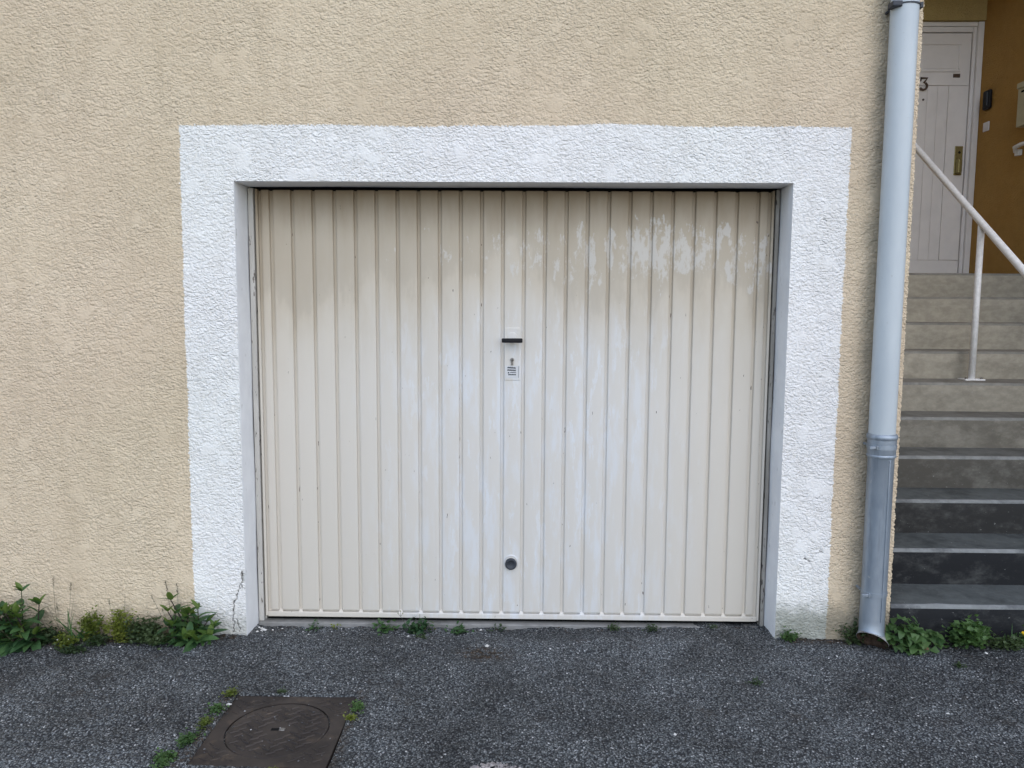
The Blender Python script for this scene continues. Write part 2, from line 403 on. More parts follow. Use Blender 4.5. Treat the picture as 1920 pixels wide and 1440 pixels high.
# ------------------------------------------------------------------ ground (structure)
OX0, OX1, OZ = -1.26, 1.155, 2.03          # garage opening
CORNER = 1.667                              # house corner by the stairs
SX0, SX1, SZ = -1.494, 1.388, 2.267        # white surround
DY = .155                                  # reveal depth
def ground_base(x, y):
    z = np.interp(x, [-8, -2.4, -1.75, -1.30, 1.2, 1.7, 2.3, 8], [-.09, -.055, -.028, -.004, .004, -.004, .012, .03])
    ins = sstep(y, -.10, .10)*sstep(x, -1.36, -1.2)*(1-sstep(x, 1.08, 1.24))
    z = z - .030*ins*(1-.45*sstep(x, -.2, 1.1))
    return z - .010*np.clip(-y, 0, 3)
gd = .0048
gx = cat(seg(-60, -8, 6), seg(-8, -2.7, .15), seg(-2.7, 2.6, gd), seg(2.6, 8, .15), seg(8, 60, 6))
gy = cat(seg(-60, -6, 6), seg(-6, -1.35, .12), seg(-1.35, .2, gd), seg(.2, 6, .3), seg(6, 40, 4))
def ground_z(x, y):
    x = np.asarray(x, float); y = np.asarray(y, float)
    return ground_base(x, y) + sample(G_LOW, x, y, -3, -1.5, gd)*.0045
NXg, NYg = 1536, 512
G_LOW = low(NXg, NYg, gd, .11, 3)
G_FINE = band(NXg, NYg, gd, .014, .014, .45, 4); G_MID = band(NXg, NYg, gd, .045, .045, .6, 5)
GX, GY = np.meshgrid(gx, gy)
fine = sstep(GX, -2.7, -2.65)*(1-sstep(GX, 2.55, 2.6))*sstep(GY, -1.35, -1.3)*(1-sstep(GY, .15, .2))
gz = ground_z(GX, GY) + fine*(np.clip(sample(G_FINE, GX, GY, -3, -1.5, gd), -1.6, 1.1)*.0016 + sample(G_MID, GX, GY, -3, -1.5, gd)*.0012)
# worn hollow at the very front and the manhole seat
hol = np.exp(-(((GX+.08)/.105)**2+((GY+1.005)/.060)**2)**2); gz -= .018*hol*fine
MX, MY = -.868, -.780
seat = ((np.abs(GX-MX) < .234) & (np.abs(GY-MY) < .234)); gz = np.where(seat, gz-.02, gz)
soil = 1.5*np.exp(-(((GX+.155)/.10)**2+((GY+.19)/.05)**2)) + .6*np.exp(-(((GX+2.22)/.10)**2+((GY+.42)/.05)**2))
soil += .85*np.exp(-(np.clip(np.abs(np.abs(GX-MX)-.25), 0, 9)/.022)**2)*((np.abs(GY-MY) < .27)) * .8
soil += 1.1*np.exp(-((GY+.015)/.045)**2)*(((GX < -1.3) | (GX > 1.2)))
soil = np.clip(soil*(.55+.5*sample(G_MID, GX, GY, -3, -1.5, gd)), 0, 1)
ni, nj = len(gx), len(gy)
idx = np.arange(ni*nj).reshape(nj, ni)
GF = np.stack([idx[:-1, :-1], idx[:-1, 1:], idx[1:, 1:], idx[1:, :-1]], -1).reshape(-1, 4)
GV = np.stack([GX, GY, gz], -1).reshape(-1, 3)
g = mesh_np('asphalt_ground', GV, GF, M_ASPH, None, {'soil': soil.ravel()})
tag(g, 'dark grey coarse asphalt in front of the garage', kind='structure')
def gzf(x, y): return float(ground_z(x, y))

# ------------------------------------------------------------------ house
house = empty('house', (0, 0, 0), 'cream stuccoed house with white painted surround round its garage opening', 'house')
wd = .0034
wx = cat(seg(-7, -2.75, .05), seg(-2.75, OX0, wd), seg(OX0, OX1, wd), seg(OX1, CORNER, wd))
wz = cat(seg(-.3, OZ, wd), seg(OZ, 3.05, wd), seg(3.05, 6.2, .05))
NXw, NZw = 1350, 1024
A1 = band(NXw, NZw, wd, .0185, .0130, .36, 21); A2 = band(NXw, NZw, wd, .05, .032, .5, 22); A3 = band(NXw, NZw, wd, .0105, .009, .35, 23)
Llow = low(NXw, NZw, wd, .07, 24); Lpat = low(NXw, NZw, wd, .035, 25)
B1 = band(NXw, NZw, wd, .029, .0195, .36, 31); B2 = band(NXw, NZw, wd, .024, .017, .36, 32)
lump = np.minimum(np.sqrt(B1*B1+.03), 1.3) + np.minimum(np.sqrt(B2*B2+.03), 1.2)*.8      # round lumps parted by sharp creases
relief = (lump-1.25)*1.15 + np.tanh(A1)*.40 + .22*A3 + .30*A2
smooth_patch = sstep(Llow*.9+Lpat*.5, 1.15, 2.5)
relief = relief*(1-.88*smooth_patch) + .35*smooth_patch
def wall_h(x, z):
    f = sstep(x, -2.75, -2.7)*(1-sstep(z, 3.0, 3.05))
    return f*sample(relief, x, z, -2.75, -.3, wd)*.0013
WX, WZ = np.meshgrid(wx, wz)
H = wall_h(WX, WZ)
EDGE = sstep(WX, CORNER-.012, CORNER)*sample(relief, WX*0+.5, WZ, 0, 0, wd)*.0026
# crack in the left leg of the surround
def seg_dist(px, pz, pts):
    d = np.full(px.shape, 9.)
    for (ax, az), (bx, bz) in zip(pts[:-1], pts[1:]):
        t = np.clip(((px-ax)*(bx-ax)+(pz-az)*(bz-az))/((bx-ax)**2+(bz-az)**2), 0, 1)
        d = np.minimum(d, np.hypot(px-ax-t*(bx-ax), pz-az-t*(bz-az)))
    return d
jx = sample(A2, WX, WZ, 0, 0, wd)*.0025; jz = sample(A1, WX, WZ, .7, .3, wd)*.0015
ck = np.zeros_like(H); spall = np.zeros_like(H)
for pts, w in (([(-1.271, .285), (-1.279, .235), (-1.29, .20), (-1.310, .145), (-1.3195, .095), (-1.319, .0)], .0019),
               ([(-1.306, .062), (-1.298, .035), (-1.289, .0)], .002), ([(-1.277, .225), (-1.266, .206)], .0016),
               ([(1.30, .36), (1.272, .375)], .002), ([(1.31, 1.87), (1.285, 1.88)], .0016), ([(1.34, .41), (1.352, .405)], .002)):
    ck = np.maximum(ck, 1-sstep(seg_dist(WX+jx, WZ+jz, pts), w*.6, w*1.5))
spall = 1-sstep(seg_dist(WX+jx, WZ+jz, [(-1.269, .272), (-1.273, .238)]), .004, .010)
H = H - .006*ck - .004*spall
# splash dirt at the foot and the damp grey foot of the right leg
nz = sample(A2, WX, WZ, .3, .5, wd)*.3 + sample(Llow, WX, WZ, 0, 0, wd)*.5
foot = np.clip(1-sstep(WZ + nz*.05, .0, .15), 0, 1)*.55
damp = (WX > 1.14)*np.clip(1-sstep(WZ + nz*.03, .09, .20), 0, 1)*(.95+.12*nz)
pipe_shade_dirt = np.exp(-((WX-1.505)/.045)**2)*np.clip(.42+.22*nz, 0, .7)*(WZ < 3)  # strip beside the downpipe: its shade painted in together with dirt
dirt_shade = np.clip(np.maximum(np.maximum(foot, damp), np.maximum(pipe_shade_dirt, spall*.55)), 0, 1)
WV = np.stack([WX+EDGE, -H+EDGE*EDGE*40, WZ], -1).reshape(-1, 3)
nx_, nz_ = len(wx), len(wz); idx = np.arange(nx_*nz_).reshape(nz_, nx_)
WF = np.stack([idx[:-1, :-1], idx[:-1, 1:], idx[1:, 1:], idx[1:, :-1]], -1)
cx_ = (wx[:-1]+wx[1:])/2; cz_ = (wz[:-1]+wz[1:])/2; CX, CZ = np.meshgrid(cx_, cz_)
opening = (CX > OX0) & (CX < OX1) & (CZ < OZ)
wob1 = np.interp(CZ, np.linspace(-.3, 7, 400), np.cumsum(NPR.randn(400))*.0009); wob1 -= wob1.mean()
wob2 = np.interp(CX, np.linspace(-7, 2, 500), np.convolve(NPR.randn(520), np.ones(21)/21, 'valid')*.012)
hj = sample(A3, CX, CZ, 0, 0, wd)*.0016 + sample(A1, CX, CZ, 0, 0, wd)*.0022
band_m = (CX > SX0+hj+wob1) & (CX < SX1+hj+wob1) & (CZ < SZ+hj+wob2) & ~opening
trowel = sample(smooth_patch, WX, WZ, -2.75, -.3, wd)
at = {'trowel': trowel.ravel(), 'dirt_shade': dirt_shade.ravel(), 'crack': np.clip(ck*.85, 0, 1).ravel()}
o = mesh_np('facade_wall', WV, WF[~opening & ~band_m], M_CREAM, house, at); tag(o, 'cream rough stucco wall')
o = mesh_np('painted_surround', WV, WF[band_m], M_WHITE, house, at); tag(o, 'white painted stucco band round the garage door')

# reveals: smooth plaster running from the rough arris back to the door frame
def strip(front, back_fn, n=7):
    P0 = np.array(front); rows = []
    for k in range(n):
        t = k/(n-1); rows.append(back_fn(P0, t))
    V = np.concatenate(rows); L = len(P0); ii = np.arange(L-1)
    F = np.concatenate([np.stack([k*L+ii, k*L+ii+1, (k+1)*L+ii+1, (k+1)*L+ii], -1) for k in range(n-1)])
    return V, F
iz = np.where(wz <= OZ+1e-6)[0]; iL = int(np.argmin(abs(wx-OX0))); iR = int(np.argmin(abs(wx-OX1))); iC = len(wx)-1
ix = np.arange(iL, iR+1); iT = int(np.argmin(abs(wz-OZ)))
def backer(sgx, sgz):
    def fn(P, t):
        Q = P.copy(); e = .006*math.sin(min(t*6, 1)*math.pi/2)
        Q[:, 1] = P[:, 1]*(1-t)+(DY+.02)*t
        wv = np.sin(P[:, 2]*9+P[:, 0]*7+t*5)*.0018*t
        Q[:, 0] += sgx*(e*.35+wv-.0042*t); Q[:, 2] += sgz*(e*.35+wv*.5-.0042*t); return Q
    return fn
for nm, fr, b in (('reveal', [(wx[iL], -H[k, iL], wz[k]) for k in iz], backer(1, 0)),
                  ('reveal', [(wx[iR], -H[k, iR], wz[k]) for k in iz], backer(-1, 0)),
                  ('reveal', [(wx[k], -H[iT, k], OZ) for k in ix], backer(0, -1))):
    V, F = strip(fr, b); mesh_np('reveal', V, F, M_PLASTER, house)
# side of the house corner, rough edged
V, F = strip([(CORNER+EDGE[k, iC], -H[k, iC]+EDGE[k, iC]**2*40, wz[k]) for k in range(len(wz))], lambda P, t: np.stack([P[:, 0]+.003*np.sin(P[:, 2]*160)*(t > 0)*(t < .2), P[:, 1]*(1-t)+3.6*t*t, P[:, 2]], -1), 12)
mesh_np('side_wall', V, F, M_CREAM, house, {'dirt_shade': np.zeros(len(V)), 'crack': np.zeros(len(V))})
# porch: far side wall, back wall over the door, unseen header and ceiling
PX, BY, LZ = 3.85, 3.36, 1.763
def wallbox(name, b, mat, label=None):
    o = MB().box(*b).build(name, mat, house)
    if label: tag(o, label)
    return o
wallbox('porch_side_wall', (PX, PX+.25, .0, 3.8, -.3, 6.2), M_OCHRE, 'dark ochre rendered wall beside the front door')
MB().box(1.669, 2.80, BY, BY+.3, -.3, 6.2).box(2.80, PX-.003, BY, BY+.3, 3.905, 6.2).build('porch_back_wall', M_YELLOW, house)
wallbox('porch_ceiling', (1.670, PX-.002, 2.45, BY-.002, 4.35, 4.6), M_CEIL)  # unseen; front edge set back to let more light into the porch
wallbox('porch_header', (1.670, PX-.002, 2.3, 2.448, 4.25, 6.2), M_CREAM)  # unseen; moved along with the ceiling edge to adjust the porch light
wallbox('facade_wall', (PX+.002, 8, .004, .3, -.3, 6.2), M_CREAM, 'cream wall beyond the porch')
wallbox('garage_back_wall', (-7, 1.66, 3.6, 3.8, -.3, 6.2), M_CREAM)
wallbox('roof_slab', (-7.2, 8.2, .05, 4.2, 6.203, 6.4), M_CEIL)
wallbox('end_wall', (-7.2, -7.002, 0, 3.9, -.3, 6.2), M_CREAM)

# ------------------------------------------------------------------ garage door (part of the house, pieces as sub-parts)
gdoor_mb = MB()
LX0, LX1, ZB, ZT = -1.226, 1.130, .009, 2.021
PF = .166                                   # face of the raised panels
gdoor = gdoor_mb.box(LX0+.01, LX1-.01, PF+.0120, PF+.024, ZB+.01, ZT-.006).build('garage_door', M_DOORG, house)
tag(gdoor, 'weathered pale grey-beige ribbed metal up-and-over garage door')
def panel_mb(w, h):
    # pressed strip: flat face with rolled shoulders (local x from 0, z from 0)
    prof = [(-.0046, .0126), (-.0036, .0090), (-.0026, .0026), (-.0012, .0006), (.001, 0), (w-.001, 0), (w+.0012, .0006), (w+.0026, .0026), (w+.0036, .0090), (w+.0046, .0126)]
    mb = MB(); vs = []
    zs = [(0, .0085), (.006, .001), (.012, 0), (h*.5, -.0006), (h-.004, 0)]
    for zz, off in zs:
        for px, py in prof: vs.append((px, py+off if px > -.002 and px < w+.002 else max(py, py+off*.4), zz))
    n = len(prof); fs = [(i*n+k, i*n+k+1, (i+1)*n+k+1, (i+1)*n+k) for i in range(len(zs)-1) for k in range(n-1)]
    return mb.add(vs, fs)
def panel_mesh(w, h):
    ob = panel_mb(w, h).build('panel', M_DOOR, None, True, link_it=False); return ob.data
pz0, ph = .036, ZT-.036
full = panel_mesh(.0752, ph)
pitch, x_first = .0962, -1.143
def put_panel(me, x):
    p = bpy.data.objects.new('panel', me); link(p, gdoor, (x, PF + RND.uniform(-.0006, .0006), pz0)); return p
put_panel(panel_mesh(.030, ph), -1.197)
for k in range(23): put_panel(full, x_first + pitch*k)
put_panel(panel_mesh(.030, ph), x_first + pitch*23)
def part(name, mb, mat, parent, label=None, **k):
    o = mb.build(name, mat, parent, **k)
    if label: tag(o, label)
    return o
part('edge_trim', MB().box(LX0, LX0+.011, PF-.003, PF+.022, ZB+.004, ZT), M_DOOR, gdoor, bevel=.002)
part('edge_trim', MB().box(LX1-.011, LX1, PF-.003, PF+.022, ZB+.004, ZT), M_DOOR, gdoor, bevel=.002)
part('bottom_rail', MB().box(LX0+.011, LX1-.011, PF-.004, PF+.03, ZB, ZB+.024), M_DOOR, gdoor, bevel=.003)
rib_end = MB().add([(-.0115, -.0005, 0), (.0115, -.0005, 0), (.006, .0115, .012), (-.006, .0115, .012)], [(0, 1, 2, 3)]).build('rib_end', M_DOOR, None, link_it=False).data
for k in range(24): link(bpy.data.objects.new('rib_end', rib_end), gdoor, (x_first+pitch*k-.0105, PF, ZB+.024))
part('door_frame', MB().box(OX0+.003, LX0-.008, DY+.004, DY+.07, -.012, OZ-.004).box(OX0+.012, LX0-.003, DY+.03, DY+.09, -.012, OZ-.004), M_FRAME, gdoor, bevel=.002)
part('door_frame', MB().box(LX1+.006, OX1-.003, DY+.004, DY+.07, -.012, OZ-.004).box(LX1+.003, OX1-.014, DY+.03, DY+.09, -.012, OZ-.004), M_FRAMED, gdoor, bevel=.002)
part('door_frame', MB().box(OX0+.004, OX1-.004, DY+.035, DY+.09, ZT-.02, OZ+.02), M_DARK, gdoor)  # black strip standing in for the shade in the gap over the door
part('gap_shade_strip', MB().box(LX0, LX1, DY+.04, DY+.06, -.03, ZB+.02), M_DARK, gdoor)  # black strip put in for the shade under the door leaf
HX, HZ = -.050, 1.341
hd = MB().sweep([(HX, PF-.001, HZ), (HX, PF-.036, HZ)], [.0095, .0075], 16)
part('handle_stem', hd, M_BLACK, gdoor, smooth=False, bevel=.001)
part('handle', MB().box(HX-.0475, HX+.0475, PF-.050, PF-.030, HZ-.0095, HZ+.0105), M_BLACK, gdoor, 'black horizontal T handle of the garage door', bevel=.004, seg=3, smooth=True)
part('lock_plate', MB().box(HX-.036, HX+.037, PF-.0035, PF+.002, HZ-.185, HZ+.058), M_DOOR, gdoor, 'white lock plate', bevel=.0025)
part('boss', MB().lathe((HX, PF-.003, HZ+.014), [(.024, 0), (.0235, .0012), (.021, .0018), (.001, .002)], 28, 'Y'), M_DOOR, gdoor, smooth=True)
key = MB().lathe((HX, PF-.0035, 1.252), [(.0088, 0), (.0088, .006), (.0005, .007)], 18, 'Y')
key.box(HX-.0052, HX+.0052, PF-.0095, PF-.003, 1.226, 1.25)
part('lock_cylinder', key, M_STEEL, gdoor)
part('keyhole', MB().box(HX-.0013, HX+.0013, PF-.0112, PF-.009, 1.243, 1.257), M_DARK, gdoor)
part('sticker', MB().box(HX-.032, HX+.034, PF-.0042, PF-.003, 1.166, 1.224), M_STICK, gdoor, 'small white sticker with dark print')
ink = MB(); yk = PF-.0046
def glyph_row(x0, x1, zc, hgt, n, slant, drop):
    w = (x1-x0)/n
    for i in range(n):
        a = x0+i*w; b = a+w*.86; z0 = zc-hgt/2-drop*i; z1 = zc+hgt/2-drop*i
        ink.add([(a, yk, z0), (b, yk, z0), (b+slant, yk, z1), (a+slant, yk, z1)], [(0, 1, 2, 3)])
        if i % 2: ink.add([(a+w*.2, yk, z1), (b, yk, z1), (b+slant, yk, z1+hgt*.2), (a+slant, yk, z1+hgt*.2)], [(0, 1, 2, 3)])
glyph_row(HX-.022, HX+.017, 1.2150, .0062, 9, .001, .00028)
glyph_row(HX-.023, HX+.017, 1.2035, .0058, 10, .001, .00018)
glyph_row(HX-.009, HX+.018, 1.1925, .0030, 9, 0, 0)
glyph_row(HX-.018, HX+.018, 1.1820, .0048, 6, 0, 0)
ink.add([(HX-.0165+.0035*math.cos(a), yk, 1.191+.0035*math.sin(a)) for a in np.linspace(0, 2*math.pi, 12, endpoint=False)], [tuple(range(12))])
ink.box(HX+.0295, HX+.0308, yk-.0001, yk+.0004, 1.168, 1.222)
part('print', ink, M_INK, gdoor)
part('buffer_knob', MB().lathe((-.050, PF, .281), [(.027, 0), (.0275, .010), (.025, .015), (.019, .016), (.017, .0125), (.0005, .012)], 32, 'Y'), M_RUBBER, gdoor, 'round dark knob low on the garage door', smooth=True)
part('knob_ring', MB().lathe((-.050, PF, .289), [(.036, -.001), (.035, .002), (.030, .003)], 32, 'Y'), M_ESC, gdoor, smooth=True)

th = MB().box(OX0+.004, OX1-.004, DY-.006, DY+.6, -.12, -.014).build('threshold', M_THRESH, None, bevel=.004)
tag(th, 'pale concrete threshold strip under the garage door', kind='structure')

# ------------------------------------------------------------------ front door at the head of the stairs (part of the house)
FY = 3.425
fd = MB().box(2.86, 3.768, FY+.004, FY+.05, LZ+.012, 3.82).build('front_door', M_FDOOR, house); tag(fd, 'grey-white wooden front door with the number 3')
for b in ((3.602, 3.766), (2.862, 2.98)): part('stile', MB().box(b[0], b[1], FY-.010, FY+.006, LZ+.162, 3.388), M_FDOOR, fd, bevel=.002)
part('rail', MB().box(2.862, 3.766, FY-.012, FY+.006, LZ+.016, LZ+.158), M_FDOOR, fd, bevel=.003)
part('rail', MB().box(2.862, 3.766, FY-.010, FY+.006, 3.391, 3.817), M_FDOOR, fd, bevel=.002)
for k in range(7):
    x1 = 3.597-k*.0875; part('plank', MB().box(x1-.0858, x1, FY-.0035, FY+.006, LZ+.162, 3.388), M_FDOOR, fd, bevel=.0015)
part('moulding', MB().box(3.02, 3.684, FY-.019, FY-.009, 3.500, 3.520).box(3.02, 3.684, FY-.019, FY-.009, 3.722, 3.742).box(3.664, 3.684, FY-.0188, FY-.009, 3.522, 3.720).box(3.02, 3.04, FY-.0188, FY-.009, 3.522, 3.720), M_FDOOR, fd, bevel=.003)
part('panel', MB().box(3.05, 3.654, FY-.014, FY-.009, 3.530, 3.712), M_FDOOR, fd, 'upper rectangular panel', bevel=.003)
jf = MB().box(3.772, 3.800, FY-.022, FY+.05, LZ+.002, 3.866).box(3.802, PX-.002, FY-.045, FY+.05, LZ+.002, 3.900).box(2.86, 3.770, FY-.022, FY+.05, 3.824, 3.866).box(2.80, 3.80, FY-.030, FY+.05, 3.868, 3.903).box(2.803, 2.857, FY-.03, FY+.05, LZ+.002, 3.866)
part('door_frame', jf, M_FFRAME, fd, bevel=.003)
num = MB(); Wn = .0085; yk = FY-.018
pts = [(-.030, .046), (.026, .046), (.000, .010), (.014, .006), (.026, -.010), (.027, -.026), (.016, -.043), (-.004, -.050), (-.022, -.044), (-.031, -.032)]
vs = []
for i, (px, pz) in enumerate(pts):
    a = Vector(pts[max(i-1, 0)]); b = Vector(pts[min(i+1, len(pts)-1)]); t = (b-a).normalized(); nn = Vector((-t.y, t.x))*Wn
    for q, yy in ((nn, yk), (-nn, yk), (-nn, yk+.008), (nn, yk+.008)): vs.append((3.385+px+q.x, yy, 3.403+pz+q.y))
fs = [(i*4+k, i*4+(k+1) % 4, (i+1)*4+(k+1) % 4, (i+1)*4+k) for i in range(len(pts)-1) for k in range(4)] + [(0, 1, 2, 3), tuple(len(vs)-4+k for k in range(4))]
num.add(vs, fs); num.box(3.353, 3.362, yk, yk+.008, 3.425, 3.456)
part('number', num, M_BROWN, fd, 'brown metal numeral 3')
part('name_plate', MB().box(3.628, 3.686, FY-.014, FY-.009, 3.455, 3.486), M_BROWN, fd, 'small brown name plate', bevel=.001)
part('peephole', MB().lathe((3.39, FY-.004, 3.274), [(.009, 0), (.009, .004), (.001, .005)], 14, 'Y'), M_BROWN, fd)
part('lock_plate', MB().box(3.680, 3.748, FY-.016, FY-.008, 2.645, 2.888), M_BRASS, fd, 'brass lock plate', bevel=.003)
part('keyhole', MB().lathe((3.718, FY-.0158, 2.835), [(.011, 0), (.011, .001), (.001, .0011)], 14, 'Y'), M_DARK, fd)
part('handle', MB().box(3.690, 3.728, FY-.060, FY-.016, 2.655, 2.775), M_BRASS, fd, 'brass pull handle', bevel=.010, seg=3)
part('hinge', MB().box(3.770, 3.776, FY-.03, FY-.02, 2.30, 2.40), M_FFRAME, fd)

# ------------------------------------------------------------------ concrete stairs
st0z, sr_, st_ = .164, .17763, .26343
stairs = empty('concrete_stairs', (2.75, 0, 0), 'worn concrete stairs climbing to the white front door, dark stained low down', 'stairs')
def step(i):
    y0 = i*st_; y1 = y0+st_+.02; z1 = st0z+i*sr_; z0 = z1-sr_-.002 if i else -.2
    if i == 9: y1 = FY+.1
    x0, x1 = 1.671, PX-.004
    nx = 70; xs = np.linspace(x0, x1, nx); r = np.random.RandomState(40+i)
    wav = np.convolve(r.randn(nx+8), np.ones(9)/9, 'valid')*.004
    chip = np.convolve(np.maximum(r.rand(nx+2)-.93, 0), [.5, 1, .5], 'valid')*.22
    mb = MB()
    prof = lambda k: [(y1, z1+.001), (y0+.014+chip[k], z1+.0005+wav[k]*.3), (y0+.008+chip[k]*.8, z1-.001+wav[k]*.3), (y0+.004+wav[k]*.6+chip[k]*.3, z1-.006-chip[k]*.4),
                      (y0+wav[k]*.5, z1-.016), (y0+.004+wav[k]*.3, z1-.09), (y0+.006, z0)]
    vs = [(xs[k], *p) for k in range(nx) for p in prof(k)]; n = 7
    cols = [1, 2, 2, 2, 0, 0]
    o = len(mb.v); mb.v += vs
    for k in range(nx-1):
        for j in range(n-1): mb.f.append((k*n+j, (k+1)*n+j, (k+1)*n+j+1, k*n+j+1)); mb.mi.append(cols[j])
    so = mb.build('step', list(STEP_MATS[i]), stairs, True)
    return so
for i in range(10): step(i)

# ------------------------------------------------------------------ railings
RX = 2.835
rail = empty('stair_handrail', (RX, 1.49, 1.05), 'white tubular handrail with a post planted in the concrete stairs', 'handrail')
sl_ = .7236
rp = lambda y: (RX, y, 2.0424+(y-1.512)*sl_)
part('rail_bar', MB().sweep([(RX, 2.95, 2.99), (RX, 2.80, 2.985), rp(2.70), rp(2.0), rp(1.5), rp(1.0), rp(.4), rp(.1), (RX, .02, .97), (RX, .0, .90)], .0215, 16), M_RAIL, rail, smooth=True)
for py, pz in ((1.497, st0z+5*sr_), (2.72, LZ), (.13, st0z)):
    po = part('post', MB().sweep([(RX, py, pz+.004), (RX, py, rp(py)[2]-.008)], .0195, 16), M_RAIL, rail, smooth=True)
    part('base_plate', MB().box(RX-.062, RX+.062, py-.045, py+.045, pz+.0015, pz+.010), M_RAIL, po, bevel=.002)
    for bx in (-.048, .048):
        part('bolt', MB().lathe((RX+bx, py-.025, pz+.009), [(.009, 0), (.009, .008), (.004, .012), (.0005, .0125)], 8), M_STEEL, po)
wr = empty('wall_handrail', (3.80, 2.87, 2.73), 'white metal handrail bracketed to the dark ochre wall', 'handrail')
part('rail_bar', MB().sweep([(3.838, 2.79, 2.712), (3.808, 2.788, 2.722), (3.793, 2.775, 2.748), (3.79, 2.70, 2.756), (3.79, 2.45, 2.752), (3.79, 2.3, 2.68), (3.79, 1.2, 1.90)], .016, 12), M_RAIL, wr, smooth=True)
part('bracket', MB().box(3.815, 3.8485, 2.765, 2.81, 2.69, 2.735), M_RAIL, wr, bevel=.003)

# ------------------------------------------------------------------ porch fittings
bell = empty('intercom', (3.85, 3.30, 3.24), 'black rounded intercom on the ochre wall beside the front door', 'intercom')
part('body', MB().box(3.815, 3.8485, 3.200, 3.292, 3.150, 3.306), M_BLACK, bell, bevel=.014, seg=4, smooth=True)
part('glass_strip', MB().box(3.8135, 3.8165, 3.216, 3.230, 3.18, 3.285), M_LENS, bell, bevel=.001)
bp = empty('bell_push', (3.85, 3.285, 3.02), 'small white square bell push below the black intercom', 'bell push')
part('plate', MB().box(3.838, 3.8485, 3.218, 3.296, 2.978, 3.052), M_SWITCH, bp, bevel=.003)
part('button', MB().box(3.834, 3.839, 3.236, 3.278, 2.996, 3.034), M_SWITCH, bp, bevel=.001)
mbx = empty('mailbox', (3.85, 2.7, 2.92), 'cream metal mailbox hung on the ochre porch wall', 'mailbox')
part('body', MB().box(3.745, 3.8485, 2.33, 2.702, 2.881, 3.18), M_MAIL, mbx, bevel=.004)
part('lid', MB().box(3.735, 3.848, 2.322, 2.708, 3.163, 3.206), M_MAIL, mbx, bevel=.006)
part('slot', MB().box(3.7425, 3.7455, 2.38, 2.66, 3.128, 3.142), M_DARK, mbx)

# ------------------------------------------------------------------ downpipe
PXc, PYc = 1.558, -.070
dp = empty('downpipe', (PXc, PYc, 0), 'grey rainwater downpipe clamped to the cream wall corner', 'downpipe')
part('upper_pipe', MB().lathe((PXc-.002, PYc, 0), [(.0545, .94), (.0545, 1.6), (.0547, 2.2), (.0545, 2.8), (.0545, 6.2)], 40), M_PIPE, dp, 'pale painted upper pipe', smooth=True)
lp = MB(); n = 40
rings = [((0, 0, .955), .0590, 0, 1), ((0, 0, .93), .0590, 0, 1), ((0, 0, .86), .0575, 0, 1), ((0, 0, .852), .0535, 0, 1), ((0, 0, .6), .0530, 0, 1), ((0, 0, .3), .0525, 0, 1), ((-.002, 0, .13), .0525, 0, 1),
         ((-.003, -.002, .085), .0525, .1, 1), ((-.004, -.008, .062), .054, .28, 1.02)]
def ring(c, r, tilt, sq, k):
    a = 2*math.pi*k/n; return (PXc+c[0]+r*sq*math.cos(a), PYc+c[1]+r*math.sin(a)*math.cos(tilt), c[2]-r*math.sin(a)*math.sin(tilt) - .014*math.cos(a)*tilt/.3*(tilt > 0))
vs = [ring(c, r, t, q, k) for c, r, t, q in rings for k in range(n)]
lp.add(vs, [(i*n+k, i*n+(k+1) % n, (i+1)*n+(k+1) % n, (i+1)*n+k) for i in range(len(rings)-1) for k in range(n)])
low_p = part('lower_pipe', lp, M_ZINC, dp, 'blue-grey zinc lower pipe', smooth=True)
rings2 = [((-.004, -.008, .062), .0545, .28, 1.02), ((-.006, -.018, .050), .0585, .50, 1.04), ((-.009, -.030, .040), .066, .70, 1.06), ((-.009, -.0303, .0385), .0645, .70, 1.06), ((-.006, -.017, .049), .0565, .50, 1.03), ((-.004, -.004, .070), .050, .2, 1), ((-.003, 0, .2), .048, 0, 1)]
sp2 = MB(); vs = [ring(c, r, t, q, k) for c, r, t, q in rings2 for k in range(n)]
sp2.add(vs, [(i*n+k, i*n+(k+1) % n, (i+1)*n+(k+1) % n, (i+1)*n+k) for i in range(len(rings2)-1) for k in range(n)])
nf = len(sp2.f); sp2.mi = [0]*(3*n)+[1]*(nf-3*n)
part('spout', sp2, [M_LIP, M_SPOUT_IN], dp, 'flared pale end of the downpipe', smooth=True)
part('seam', MB().box(PXc+.012, PXc+.018, PYc-.0545, PYc-.045, .13, .85), M_ZINC, low_p, bevel=.001)
part('collar', MB().lathe((PXc, PYc, 0), [(.0592, .934), (.0625, .939), (.0635, .945), (.0625, .952), (.0592, .957), (.0545, .960)], 40), M_ZINC, dp, smooth=True)
part('collar', MB().lathe((PXc, PYc, 0), [(.0575, .856), (.0598, .860), (.0598, .866), (.0576, .870)], 40), M_ZINC, dp, smooth=True)
def clamp(zc, r, mat, big):
    cl = part('clamp', MB().lathe((PXc, PYc, zc), [(r-.0005, -.009), (r+.0022, -.009), (r+.0022, .009), (r-.0005, .009)] if not big else [(r, -.003), (r+.0025, -.003), (r+.0025, .003), (r, .003)], 40), mat, dp, smooth=False)
    if big:
        part('lug', MB().box(PXc-.074, PXc-.034, PYc-.052, PYc+.0, zc-.014, zc+.008), mat, cl, bevel=.004)
        part('lug', MB().box(PXc+.046, PXc+.060, PYc-.03, PYc, zc-.012, zc+.010), mat, cl, bevel=.002)
    else:
        part('lug', MB().box(PXc-.071, PXc-.040, PYc-.046, PYc-.034, zc-.007, zc+.005).box(PXc-.043, PXc-.037, PYc-.05, PYc-.034, zc-.009, zc+.009), M_ZINC, cl, bevel=.0015)
    part('wall_pin', MB().sweep([(PXc-.045, PYc+.03, zc), (PXc-.045, .03, zc)], .006, 8), mat, cl)
